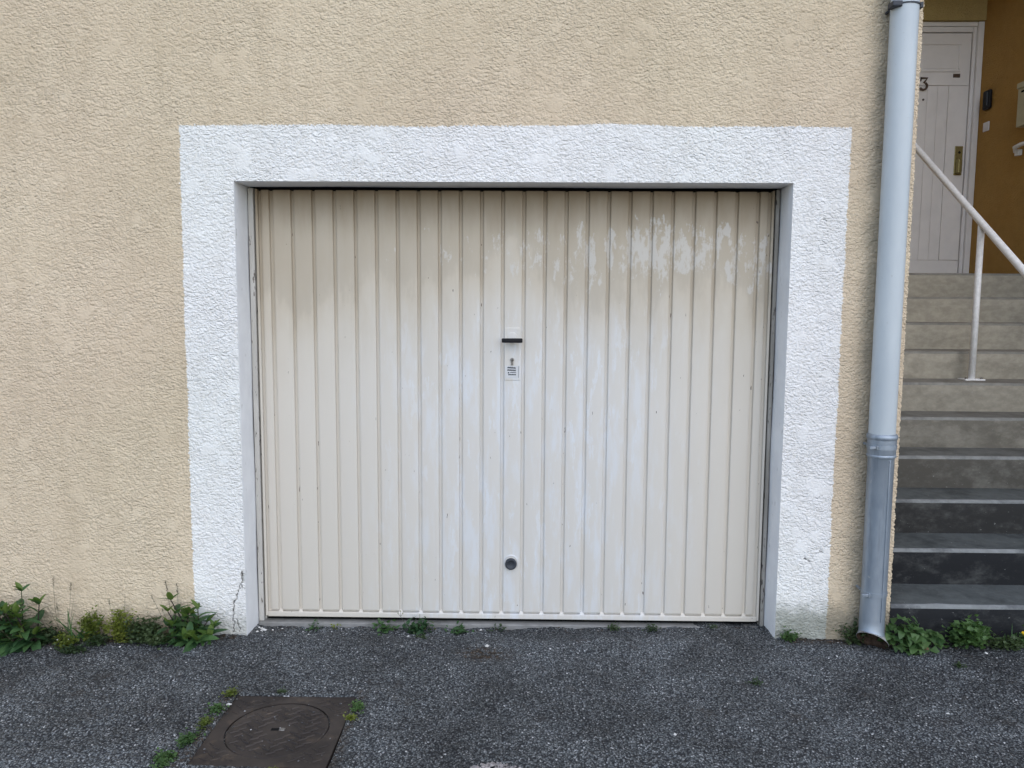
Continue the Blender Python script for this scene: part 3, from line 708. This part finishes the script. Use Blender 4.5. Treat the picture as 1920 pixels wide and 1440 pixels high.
clamp(2.728, .0545, M_RUBBER, True); clamp(.903, .0582, M_ZINC, False); clamp(.251, .0526, M_ZINC, False)

# ------------------------------------------------------------------ manhole cover
mz = gzf(MX, MY)
mh = empty('manhole_cover', (MX, MY, mz), 'square dark cast iron manhole cover with round lid set in the asphalt', 'manhole cover')
mh.rotation_euler.z = 0
fr = MB(); hs = .230; R0 = .182; N = 64
top = mz+.002
sqp = []
for k in range(N):
    a = 2*math.pi*k/N; c_, s_ = math.cos(a), math.sin(a); q = hs/max(abs(c_), abs(s_)); sqp.append((MX+c_*q, MY+s_*q))
vs = [(x, y, top) for x, y in sqp] + [(MX+R0*math.cos(2*math.pi*k/N), MY+R0*math.sin(2*math.pi*k/N), top) for k in range(N)] + [(x, y, top-.05) for x, y in sqp] + [(MX+R0*math.cos(2*math.pi*k/N), MY+R0*math.sin(2*math.pi*k/N), top-.02) for k in range(N)]
fs = []
for k in range(N):
    j = (k+1) % N; fs += [(k, j, N+j, N+k), (k, 2*N+k, 2*N+j, j), (N+k, N+j, 3*N+j, 3*N+k)]
fr.add(vs, fs); part('frame', fr, M_IRON, mh)
lid = part('lid', MB().lathe((MX, MY, top-.012), [(R0-.004, -.01), (R0-.004, .0085), (R0-.007, .0105), (.03, .0105), (.028, .0105), (.0005, .0105)], 64), M_IRON, mh)
bars = MB(); bw, bl = .0042, .017
def bar_at(x, y, ang, L=bl):
    c_, s_ = math.cos(ang), math.sin(ang); zt = top-.0015; b = []
    for dx, dy, zz in ((-L, -bw, 0), (L, -bw, 0), (L, bw, 0), (-L, bw, 0), (-L+.002, -bw*.5, .0040), (L-.002, -bw*.5, .0040), (L-.002, bw*.5, .0040), (-L+.002, bw*.5, .0040)):
        b.append((x+dx*c_-dy*s_, y+dx*s_+dy*c_, zt+zz))
    bars.add(b, [(0, 1, 5, 4), (1, 2, 6, 5), (2, 3, 7, 6), (3, 0, 4, 7), (4, 5, 6, 7)])
sq = .034
for i in range(-8, 9):
    for j in range(-10, 11):
        x = MX+(i+(.5 if j % 2 else 0))*sq*1.25; y = MY+j*sq*.62
        rr = math.hypot(x-MX, y-MY); ins = rr < R0-.028
        fra = rr > R0+.022 and abs(x-MX) < hs-.022 and abs(y-MY) < hs-.022
        if (ins and rr > .045) or fra: bar_at(x, y, (.55 if (i+j) % 2 else -.55)+.1*math.sin(i*3+j))
tag(part('tread_bars', bars, M_IRON, mh), kind='stuff')
part('lift_slot', MB().box(MX-.024, MX+.004, MY-.008, MY+.008, top-.006, top-.0008), M_DARK, mh)
part('lift_pin', MB().box(MX+.006, MX+.026, MY-.008, MY+.008, top-.004, top+.001), M_STEEL, mh, bevel=.002)

# ------------------------------------------------------------------ gravel and chips
gr = MB()
def stone(mb, x, y, s, z=None):
    z = gzf(x, y) if z is None else z
    a = RND.uniform(0, 6.3); sx, sy_, sz = s*RND.uniform(.7, 1.3), s*RND.uniform(.6, 1.1), s*RND.uniform(.45, .8)
    vs = []
    for dx, dy, dz in ((1, 0, 0), (.4, .9, .1), (-.6, .8, -.1), (-1, -.1, .1), (-.35, -.9, 0), (.6, -.8, .1), (.2, .25, 1), (-.3, -.2, .9)):
        dx *= RND.uniform(.75, 1.2); dy *= RND.uniform(.75, 1.2)
        vs.append((x+(dx*math.cos(a)-dy*math.sin(a))*sx, y+(dx*math.sin(a)+dy*math.cos(a))*sy_, z+dz*sz))
    mb.add(vs, [(0, 1, 6), (1, 2, 6), (2, 7, 6), (2, 3, 7), (3, 4, 7), (4, 5, 7), (5, 6, 7), (5, 0, 6)])
for _ in range(3200):
    x = RND.uniform(-2.6, 2.5); y = -1.3*RND.random()**1.0 + .05
    if abs(x-MX) < .25 and abs(y-MY) < .25 and RND.random() > .35: continue
    if y > -.01 and not (OX0+.03 < x < OX1-.03): continue
    stone(gr, x, y, RND.choice((.002, .0025, .003, .003, .0035, .0045)), (mz+.003) if (abs(x-MX) < .24 and abs(y-MY) < .24) else None)
hl = MB()
for _ in range(320):
    a = RND.uniform(0, 6.3); q = RND.random()**.5
    stone(hl, -.08+.095*q*math.cos(a), -1.012+.055*q*math.sin(a), RND.uniform(.004, .009), gzf(-.08, -1.01)-.011)
tag(hl.build('hollow_gravel', M_HOLG), 'pale gravel showing in a worn hollow of the asphalt', kind='stuff')
tag(gr.build('loose_gravel', M_GRAVEL), 'fine pale grit strewn over the asphalt', kind='stuff')
ch = MB()
for x, y, s in ((-1.225, .10, .010), (-1.21, .085, .014), (-1.23, .055, .008), (-1.215, .06, .009), (-1.17, .09, .007), (-1.24, .11, .008), (-1.13, .11, .005), (-.19, .12, .008), (-.995, .07, .006),
                (-1.10, -.63, .010), (-1.11, -.66, .007), (-2.09, -.13, .008), (-1.79, -.11, .007), (-.15, -.12, .010), (2.03, -.13, .009), (-.52, .03, .009), (1.6, -.62, .007), (.55, -.78, .008)): stone(ch, x, y, s)
tag(ch.build('plaster_chips', M_CHIP), 'white plaster chips and pebbles fallen on the asphalt', kind='stuff')

# ------------------------------------------------------------------ plants
def leaf_mesh(name, mat, L, Wd, shape, fold=.25, curl=.35, nu=7):
    vs = []; fs = []
    for i in range(nu+1):
        t = i/nu
        if shape == 'ovate': w = Wd*(math.sin(math.pi*min(1, t)**.85)**.62)*(1-.12*t)*(1 if t < .999 else 0) + .0006
        elif shape == 'round': w = Wd*(1-(2*t-.95)**4 if t < .95 else .2)*(.55+.45*math.sin(math.pi*t)) + .0005
        elif shape == 'heart': w = Wd*(max(0, 1-t)**.6)*(1.0 if t > .12 else t/.12) + .0004
        else: w = Wd*(1-t)**.5*min(1, t*6+.4)
        y = L*t; z = -curl*L*t*t
        e = .02*math.sin(9*t)*Wd
        vs += [(-w, y-.1*w, z+fold*w+e), (-w*.5, y, z+fold*w*.45), (0, y, z), (w*.5, y, z+fold*w*.45), (w, y-.1*w, z+fold*w-e)]
    for i in range(nu):
        for k in range(4): fs.append((i*5+k, i*5+k+1, i*5+k+6, i*5+k+5))
    me = bpy.data.meshes.new(name); me.from_pydata(vs, [], fs); me.materials.append(mat); smooth_shade(me); return me
OV = [leaf_mesh('leaf', M_LEAF, .092, .0215, 'ovate', f, c) for f, c in ((.3, .18), (.2, .45), (.4, .7))]
OVY = [leaf_mesh('leaf', M_LEAFY, .072, .0165, 'ovate', f, c) for f, c in ((.45, .05), (.3, .3))]
RO = [leaf_mesh('leaf', M_IVY, .034, .0185, 'heart', f, c) for f, c in ((.2, .1), (.1, .5))]
GB = [leaf_mesh('leaf', M_LEAF, .16, .0045, 'blade', .3, c) for c in (.1, .4, .7)]
def put_leaf(parent, me, base, d, scale=1., roll=0.):
    d = Vector(d).normalized(); upv = Vector((0, 0, 1))
    if abs(d.z) > .97: upv = Vector((0, -1, 0))
    x = d.cross(upv).normalized(); z = x.cross(d)
    R = Matrix((x, d, z)).transposed() @ Matrix.Rotation(roll, 3, 'Y')
    o = bpy.data.objects.new('leaf', me); COL.objects.link(o); o.parent = parent
    Mx = (R*scale).to_4x4(); Mx.translation = Vector(base)-ORG[parent]; o.matrix_local = Mx; return o
def stem(parent, pts, r0, r1, mat, name='stem', n=6):
    return part(name, MB().sweep(pts, list(np.linspace(r0, r1, len(pts))), n), mat, parent, smooth=True)
def broad_plant(loc, label, stems, seed, young=.25):
    R = random.Random(seed)
    t = empty('broad_leaved_weed', loc, label, 'weed', 'broad leaved weeds at the wall foot')
    for (bx, by, tx, ty, tz, nn, sc) in stems:
        b = Vector(loc)+Vector((bx, by, -.005)); e = Vector(loc)+Vector((tx, ty, tz)); mid = b.lerp(e, .5)+Vector((R.uniform(-.01, .01), R.uniform(-.01, .005), .01))
        path = [b, b.lerp(mid, .5), mid, mid.lerp(e, .5), e]; stem(t, path, .0042, .0022, M_STEMR if R.random() < .6 else M_STEM)
        a0 = R.uniform(0, 3)
        for k in range(nn):
            f = .12+.88*k/max(1, nn-1) if nn > 1 else 1
            p = b.lerp(mid, f*2) if f < .5 else mid.lerp(e, f*2-1)
            a = a0+k*1.45+R.uniform(-.3, .3); el = .15+.75*f+R.uniform(-.25, .2)
            s = sc*(1.05-.35*f)*R.uniform(.8, 1.15)
            for q in (0, math.pi):
                d = Vector((math.cos(a+q)*math.cos(el), math.sin(a+q)*math.cos(el), math.sin(el)))
                if p.y+d.y*.08*s > -.008: d.y = -abs(d.y)*.4
                me = R.choice(OVY) if (f > .85 and R.random() < young*2.2) else R.choice(OV)
                put_leaf(t, me, p, d, s, R.uniform(-.4, .4))
        for q in range(2): put_leaf(t, R.choice(OVY), e, (R.uniform(-.8, .8), R.uniform(-.5, .1), .8), sc*.85, R.uniform(-.5, .5))
    return t
def L3(x, y): return (x, y, gzf(x, y))
def rs(R, n, spread_x, spread_y, hmin, hmax):
    out = []
    for i in range(n):
        bx = R.uniform(-.6, .6)*spread_x; tx = bx+R.uniform(-.55, .55)*spread_x; out.append((bx, R.uniform(-.02, .02), tx, R.uniform(-spread_y, .0), R.uniform(hmin, hmax), R.randint(3, 5), R.uniform(.75, 1.1)))
    return out
R1 = random.Random(3)
broad_plant(L3(-2.295, -.055), 'leafy dark green weed at the left edge of the picture against the cream wall', [(.03, 0, .045, -.01, .255, 4, .85), (-.04, 0, -.09, -.03, .19, 4, 1.0), (-.10, 0, -.13, -.02, .21, 4, .95)] + rs(R1, 19, .16, .10, .06, .20), 5)
R1 = random.Random(9)
broad_plant(L3(-1.49, -.055), 'leafy dark green weed at the foot of the white surround, left of the garage door', [(.01, 0, -.075, -.03, .205, 4, .90), (.03, 0, .045, -.03, .165, 4, .9), (.06, 0, .115, -.03, .085, 4, .75)] + rs(R1, 16, .135, .10, .04, .15), 8)

def bushy(loc, label, name, rx, ry, h, n, ls, mat, seed, group=None, flower=None, cat_='weed', shape='tri'):
    n = int(n*1.5); ls *= 1.1
    R = random.Random(seed); t = empty(name, loc, label, cat_, group); mb = MB(); L = Vector(loc)
    ns = max(3, n//40); tips = []
    for k in range(ns):
        a = R.uniform(0, 6.28); q = R.random()**.5
        tips.append(Vector((math.cos(a)*q*rx, -abs(math.sin(a))*q*ry if ry > .02 else 0, h*R.uniform(.55, 1)*(1-.45*q*q))))
    sm = MB()
    for tp in tips: sm.sweep([L+Vector((tp.x*.25, tp.y*.3, -.003)), L+Vector((tp.x*.7, tp.y*.7, tp.z*.6)), L+tp], [.0014, .0011, .0006], 4)
    part('stems', sm, M_STEM, t)['kind'] = 'stuff'
    for k in range(n):
        tp = R.choice(tips); f = R.random()**.7
        c = L+Vector((tp.x*(.25+.75*f), tp.y*(.3+.7*f), tp.z*f))+Vector((R.gauss(0, 1), R.gauss(0, .8), R.gauss(0, .6)))*ls*1.1
        if L.y < .02 and c.y > -.006: c.y = -.006
        if c.z < L.z+.002: c.z = L.z+.002+R.random()*.006
        d = Vector((R.uniform(-1, 1), R.uniform(-1, .5), R.uniform(-.2, 1))).normalized(); x = d.cross(Vector((R.uniform(-.3, .3), R.uniform(-.3, .3), 1))).normalized(); z = x.cross(d)
        s = ls*R.uniform(.65, 1.25); w = s*(.42 if shape == 'tri' else .52)
        P = [c, c+d*s*.45+x*w+z*s*.12, c+d*s*.5, c+d*s*.45-x*w+z*s*.12, c+d*s+z*s*-.12, c+d*s*.8+x*w*.6+z*.02*s, c+d*s*.8-x*w*.6+z*.02*s]
        mb.add(P, [(0, 1, 2), (0, 2, 3), (1, 5, 2), (5, 4, 2), (2, 4, 6), (3, 2, 6)])
    o = part('foliage', mb, mat, t); o['kind'] = 'stuff'
    if flower:
        for k in range(flower[1]):
            tp = R.choice(tips); c = L+tp+Vector((0, -.004, .003))
            part('flower', MB().lathe(tuple(c), [(.0005, .002), (flower[2], .001), (flower[2]*.7, -.002), (.0005, -.003)], 8), flower[0], t)
    return t
def stalks(loc, label, name, specs, seed, mat=M_DRY):
    R = random.Random(seed); t = empty(name, loc, label, 'grass'); L = Vector(loc)
    for bx, tx, ty, tz, head in specs:
        e = L+Vector((tx, ty, tz)); b = L+Vector((bx, 0, -.003)); md = b.lerp(e, .55)+Vector((R.uniform(-.006, .006), 0, 0))
        s = stem(t, [b, md, e], .0011, .0007, mat, 'stalk', 5)
        hb = MB(); d = (e-md).normalized()
        for k in range(int(head*900)):
            c = e+d*R.uniform(-head, head*.35)+Vector((R.gauss(0, .0022), R.gauss(0, .002), 0)); hb.sweep([c, c+d*.006+Vector((R.uniform(-.003, .003), 0, 0))], [.0012, .0003], 4)
        if head: part('seed_head', hb, mat, s)['kind'] = 'stuff'
    return t
def grass(loc, label, n, h, seed, spread=.03, extra=()):
    R = random.Random(seed); t = empty('grass_tuft', loc, label, 'grass')
    for k in range(n):
        a = R.uniform(-1, 1); put_leaf(t, R.choice(GB), Vector(loc)+Vector((R.uniform(-1, 1)*spread, R.uniform(-.4, .2)*spread, 0)), (a*.8, R.uniform(-.6, .1), R.uniform(.7, 1.4)), h/.16*R.uniform(.5, 1.05), R.uniform(-1, 1))
    return t
G1 = 'small weeds along the wall foot'
bushy(L3(-2.14, -.045), 'low dark weed just right of the leftmost leafy plant', 'ground_weed', .055, .03, .075, 240, .016, M_LEAFD, 21, G1)
stalks(L3(-2.10, -.03), 'dry thin seed stalks rising against the cream wall near the left edge', 'dry_grass', [(-.01, -.025, 0, .285, .03), (.0, -.012, -.005, .17, .02), (.02, .055, 0, .26, .025), (-.005, -.01, -.01, .13, 0), (.015, -.05, -.01, .16, .0), (.03, .065, 0, .20, 0)], 31)
grass(L3(-2.005, -.06), 'upright grass tuft with bent blades between the yellowish weeds', 15, .20, 41, .035)
bushy(L3(-2.045, -.085), 'low yellowish green weed with tiny pale flowers in front of the grass tuft', 'ground_weed', .035, .03, .07, 200, .013, M_LEAFO, 22, G1, (M_CHIP, 3, .004))
bushy(L3(-1.945, -.05), 'yellow green bushy weed right of the grass tuft', 'ground_weed', .05, .035, .165, 420, .014, M_LEAFO, 23, G1)
bushy(L3(-1.985, -.13), 'flat dusky weed creeping onto the asphalt', 'ground_weed', .07, .03, .025, 200, .012, M_LEAFD, 24, G1)
bushy(L3(-1.90, -.075), 'low green weed between the two yellow green ones', 'ground_weed', .045, .03, .05, 180, .012, M_LEAFD, 35, G1)
stalks(L3(-1.84, -.02), 'two thin seed stalks left of the second yellow green weed', 'dry_grass', [(0, -.04, 0, .18, .02), (.03, .035, 0, .215, .0), (0, -.025, 0, .13, .012)], 32)
bushy(L3(-1.805, -.05), 'taller yellow green weed left of the dark clover', 'ground_weed', .06, .035, .165, 460, .014, M_LEAFO, 25, G1)
bushy(L3(-1.70, -.055), 'dark small leaved clover mound left of the right leafy plant', 'clover', .085, .05, .135, 700, .014, M_LEAFD, 26, G1, shape='round')
bushy(L3(-1.63, -.085), 'low clover fringe spilling onto the asphalt by the dark mound', 'clover', .07, .035, .06, 330, .013, M_LEAFD, 27, G1, shape='round')
stalks(L3(-1.585, -.02), 'feathery pale seed heads above the leafy plant by the surround', 'dry_grass', [(0, -.03, 0, .255, .035), (.02, .02, 0, .245, .03), (-.02, -.095, 0, .19, .025), (.01, -.05, 0, .13, .012), (.0, .0, 0, .12, .0)], 33)

def creeper(loc, label, rx, ry, h, n, seed, sc=1.):
    R = random.Random(seed); t = empty('round_leaved_weed', loc, label, 'weed', 'round leaved weeds by the stairs'); L = Vector(loc); sm = MB()
    for k in range(n):
        a = R.uniform(0, 6.28); q = R.random()**.55; f = R.random()
        c = L+Vector((math.cos(a)*q*rx, -.012-abs(math.sin(a))*q*ry, (1-.65*q*q)*h*(.25+.75*f)))
        if R.random() < .5: sm.sweep([L+Vector((math.cos(a)*q*rx*.5, -.01, 0)), (L+c)/2+Vector((0, 0, h*.1)), c], [.0013, .001, .0007], 4)
        put_leaf(t, R.choice(RO), c, (R.uniform(-1, 1), R.uniform(-1.2, -.1), R.uniform(-.7, .35)), sc*R.uniform(.6, 1.2), R.uniform(-.5, .5))
    part('stems', sm, M_STEM, t)['kind'] = 'stuff'; return t
creeper(L3(1.70, -.045), 'tall round leaved weed growing right beside the downpipe foot', .095, .085, .175, 150, 51)
creeper(L3(1.815, -.045), 'sparse round leaved weed between the downpipe weed and the low round one', .065, .06, .10, 40, 52, 1.1)
bushy(L3(1.985, -.05), 'low rounded bright green weed below the bottom step', 'ground_weed', .09, .06, .10, 330, .024, M_IVY, 53, G1, shape='round')
bushy(L3(1.50, -.03), 'dark small weed squeezed between wall and downpipe', 'ground_weed', .045, .02, .12, 220, .014, M_LEAFD, 54, G1)
bushy(L3(1.20, -.03), 'tiny green weed at the foot of the right surround leg', 'ground_weed', .035, .02, .045, 110, .014, M_IVY, 55, G1)
dn = grass(L3(2.17, -.07), 'yellow flowered dandelion with long leaves at the right edge below the stairs', 14, .10, 61, .035); dn.name = 'dandelion'; dn['category'] = 'dandelion'
Ld = Vector(L3(2.17, -.07)); stem(dn, [Ld, Ld+Vector((.02, -.015, .035)), Ld+Vector((.038, -.03, .066))], .0018, .0014, M_STEM)
part('flower', MB().lathe(tuple(Ld+Vector((.038, -.032, .066))), [(.002, -.008), (.006, -.004), (.0115, .004), (.010, .007), (.0005, .006)], 14), M_FLOWER, dn)
bushy(L3(2.13, -.085), 'low green mat under the dandelion', 'ground_weed', .08, .03, .04, 260, .016, M_LEAFD, 56, G1)
bushy(L3(2.27, -.06), 'green weed half cut off by the right edge below the stairs', 'ground_weed', .05, .04, .07, 220, .018, M_IVY, 57, G1)
part_ = MB(); dl = leaf_mesh('dead_leaf', M_DEAD, .035, .014, 'ovate', .3, .5); o = bpy.data.objects.new('dead_leaf', dl); link(o, None, (1.755, -.13, gzf(1.755, -.13)+.025)); o.rotation_euler = (.3, .4, -1.2)
tag(o, 'curled brown dead leaf caught among the round leaves by the downpipe', 'leaf')

# weeds at the foot of the garage door
G2 = 'small weeds along the garage threshold'
for x, y, lab, n, rx, h, ls, mt, sd in (
    (-.985, .135, 'small pale weed under the garage door, nearest its left end', 26, .02, .038, .020, M_LEAF, 71),
    (-.882, .135, 'tiny yellowish weed under the garage door, second from the left end', 18, .014, .034, .013, M_LEAFO, 72),
    (-.635, .125, 'flat green weed under the garage door left of the flowering one', 60, .045, .032, .026, M_LEAF, 73),
    (-.505, .11, 'widest flat green weed under the garage door with a thin flower stalk', 110, .065, .045, .028, M_LEAF, 74),
    (-.425, .13, 'single tiny sprout right of the widest threshold weed', 9, .012, .03, .014, M_LEAFO, 75),
    (-.285, .125, 'spiky green weed under the garage door left of centre', 60, .035, .038, .022, M_LEAF, 76),
    (-.105, .13, 'thin greyish weed under the garage door near its middle', 26, .035, .03, .016, M_LEAFD, 77),
    (.435, .135, 'mossy clump under the garage door right of centre', 90, .032, .024, .012, M_LEAFD, 78),
    (.615, .135, 'upright mossy weed under the right half of the garage door', 80, .022, .038, .014, M_LEAFD, 79),
    (.90, .14, 'faint moss sprig near the right end of the threshold', 30, .03, .016, .010, M_LEAFD, 80)):
    w = bushy(L3(x, y), lab, 'threshold_weed', rx*.85, .035, h*.7, n*.7, ls*.8, mt, sd, G2)
    if sd == 74:
        b = Vector(L3(x, y)); k = b+Vector((-.062, -.01, .075)); stem(w, [b, b+Vector((-.04, -.01, .04)), k], .0012, .0008, M_STEM, 'flower_stalk')
        for dx, dz in ((0, .022), (-.012, .012), (.010, .012)):
            s = stem(w, [k, k+Vector((dx, 0, dz))], .0007, .0006, M_STEM, 'flower_stalk', 4); part('bud', MB().lathe(tuple(k+Vector((dx, 0, dz))), [(.0006, 0), (.0026, .003), (.002, .006), (.0004, .0075)], 8), M_LEAFO, s)
        stem(w, [b, b+Vector((.03, -.01, .04)), b+Vector((.028, -.01, .088))], .001, .0007, M_STEM, 'flower_stalk')

# weeds and moss round the manhole
G3 = 'moss and weeds round the manhole cover'
for dx, dy, lab, rx, ry, h, n, ls, mt, sd in (
    (-.245, .235, 'small green tuft at the far left corner of the manhole cover', .025, .03, .03, 80, .012, M_LEAFO, 81),
    (-.262, .120, 'bright green weed against the left side of the manhole cover, near its far corner', .035, .035, .03, 110, .014, M_IVY, 82),
    (-.272, .035, 'mossy strip along the middle of the left side of the manhole cover', .025, .05, .022, 150, .010, M_LEAFO, 83),
    (-.288, -.06, 'leafy weed on the left side of the manhole cover, nearer the viewer', .04, .05, .03, 190, .013, M_IVY, 84),
    (-.31, -.17, 'largest weed by the near left corner of the manhole cover', .045, .055, .035, 220, .014, M_IVY, 85),
    (.262, .14, 'green weed at the right side of the manhole cover, near its far corner', .018, .05, .035, 130, .012, M_IVY, 86),
    (.255, .06, 'dry yellowish tuft at the right side of the manhole cover', .03, .03, .022, 80, .011, M_LEAFO, 87),
    (-.06, .258, 'tiny brownish moss at the far edge of the manhole cover', .04, .012, .012, 60, .008, M_LEAFD, 88),
    (.06, -.25, 'moss at the near edge of the manhole cover', .06, .02, .015, 90, .010, M_LEAFO, 89)):
    bushy((MX+dx, MY+dy, gzf(MX+dx, MY+dy)), lab, 'manhole_weed', rx*.6, ry*1.7, h*.6, n*1.3, ls*.7, mt, sd, G3)
for x, y, lab, sd in ((.93, -.43, 'tiny green sprig alone on the asphalt right of centre', 91), (1.85, -.27, 'small moss spot on the asphalt below the stairs', 92), (-.46, .0, 'small moss scrap on the asphalt before the garage door', 93)):
    bushy(L3(x, y), lab, 'moss_sprig', .03, .02, .012, 50, .009, M_LEAFD, sd, 'moss scraps on the asphalt')

# dry litter gathered along the wall foot
lt = MB(); R = random.Random(77)
def flake(x, y, s):
    z = gzf(x, y)+.003; a = R.uniform(0, 6.3); e = R.uniform(.3, .6)
    c_, s_ = math.cos(a)*s, math.sin(a)*s
    lt.add([(x-c_, y-s_, z), (x-s_*e, y+c_*e, z+R.random()*s*.6), (x+c_, y+s_, z+R.random()*s*.5), (x+s_*e, y-c_*e, z)], [(0, 1, 2), (0, 2, 3)])
for _ in range(420):
    x = R.choice((R.uniform(-2.6, -1.27), R.uniform(-2.6, -1.27), R.uniform(1.17, 2.4))); flake(x, -.012-abs(R.gauss(0, .035)), R.uniform(.002, .008))
for _ in range(160): flake(R.uniform(-1.2, 1.1), .14-abs(R.gauss(0, .03)), R.uniform(.002, .006))
for _ in range(110): flake(-.155+R.gauss(0, .06), -.19+R.gauss(0, .03), R.uniform(.002, .006))
for _ in range(90): flake(MX-.255+R.gauss(0, .015), MY+R.uniform(-.25, .25), R.uniform(.002, .006))
tag(lt.build('dry_litter', M_LITTER), 'brown dry plant litter along the wall foot', kind='stuff')
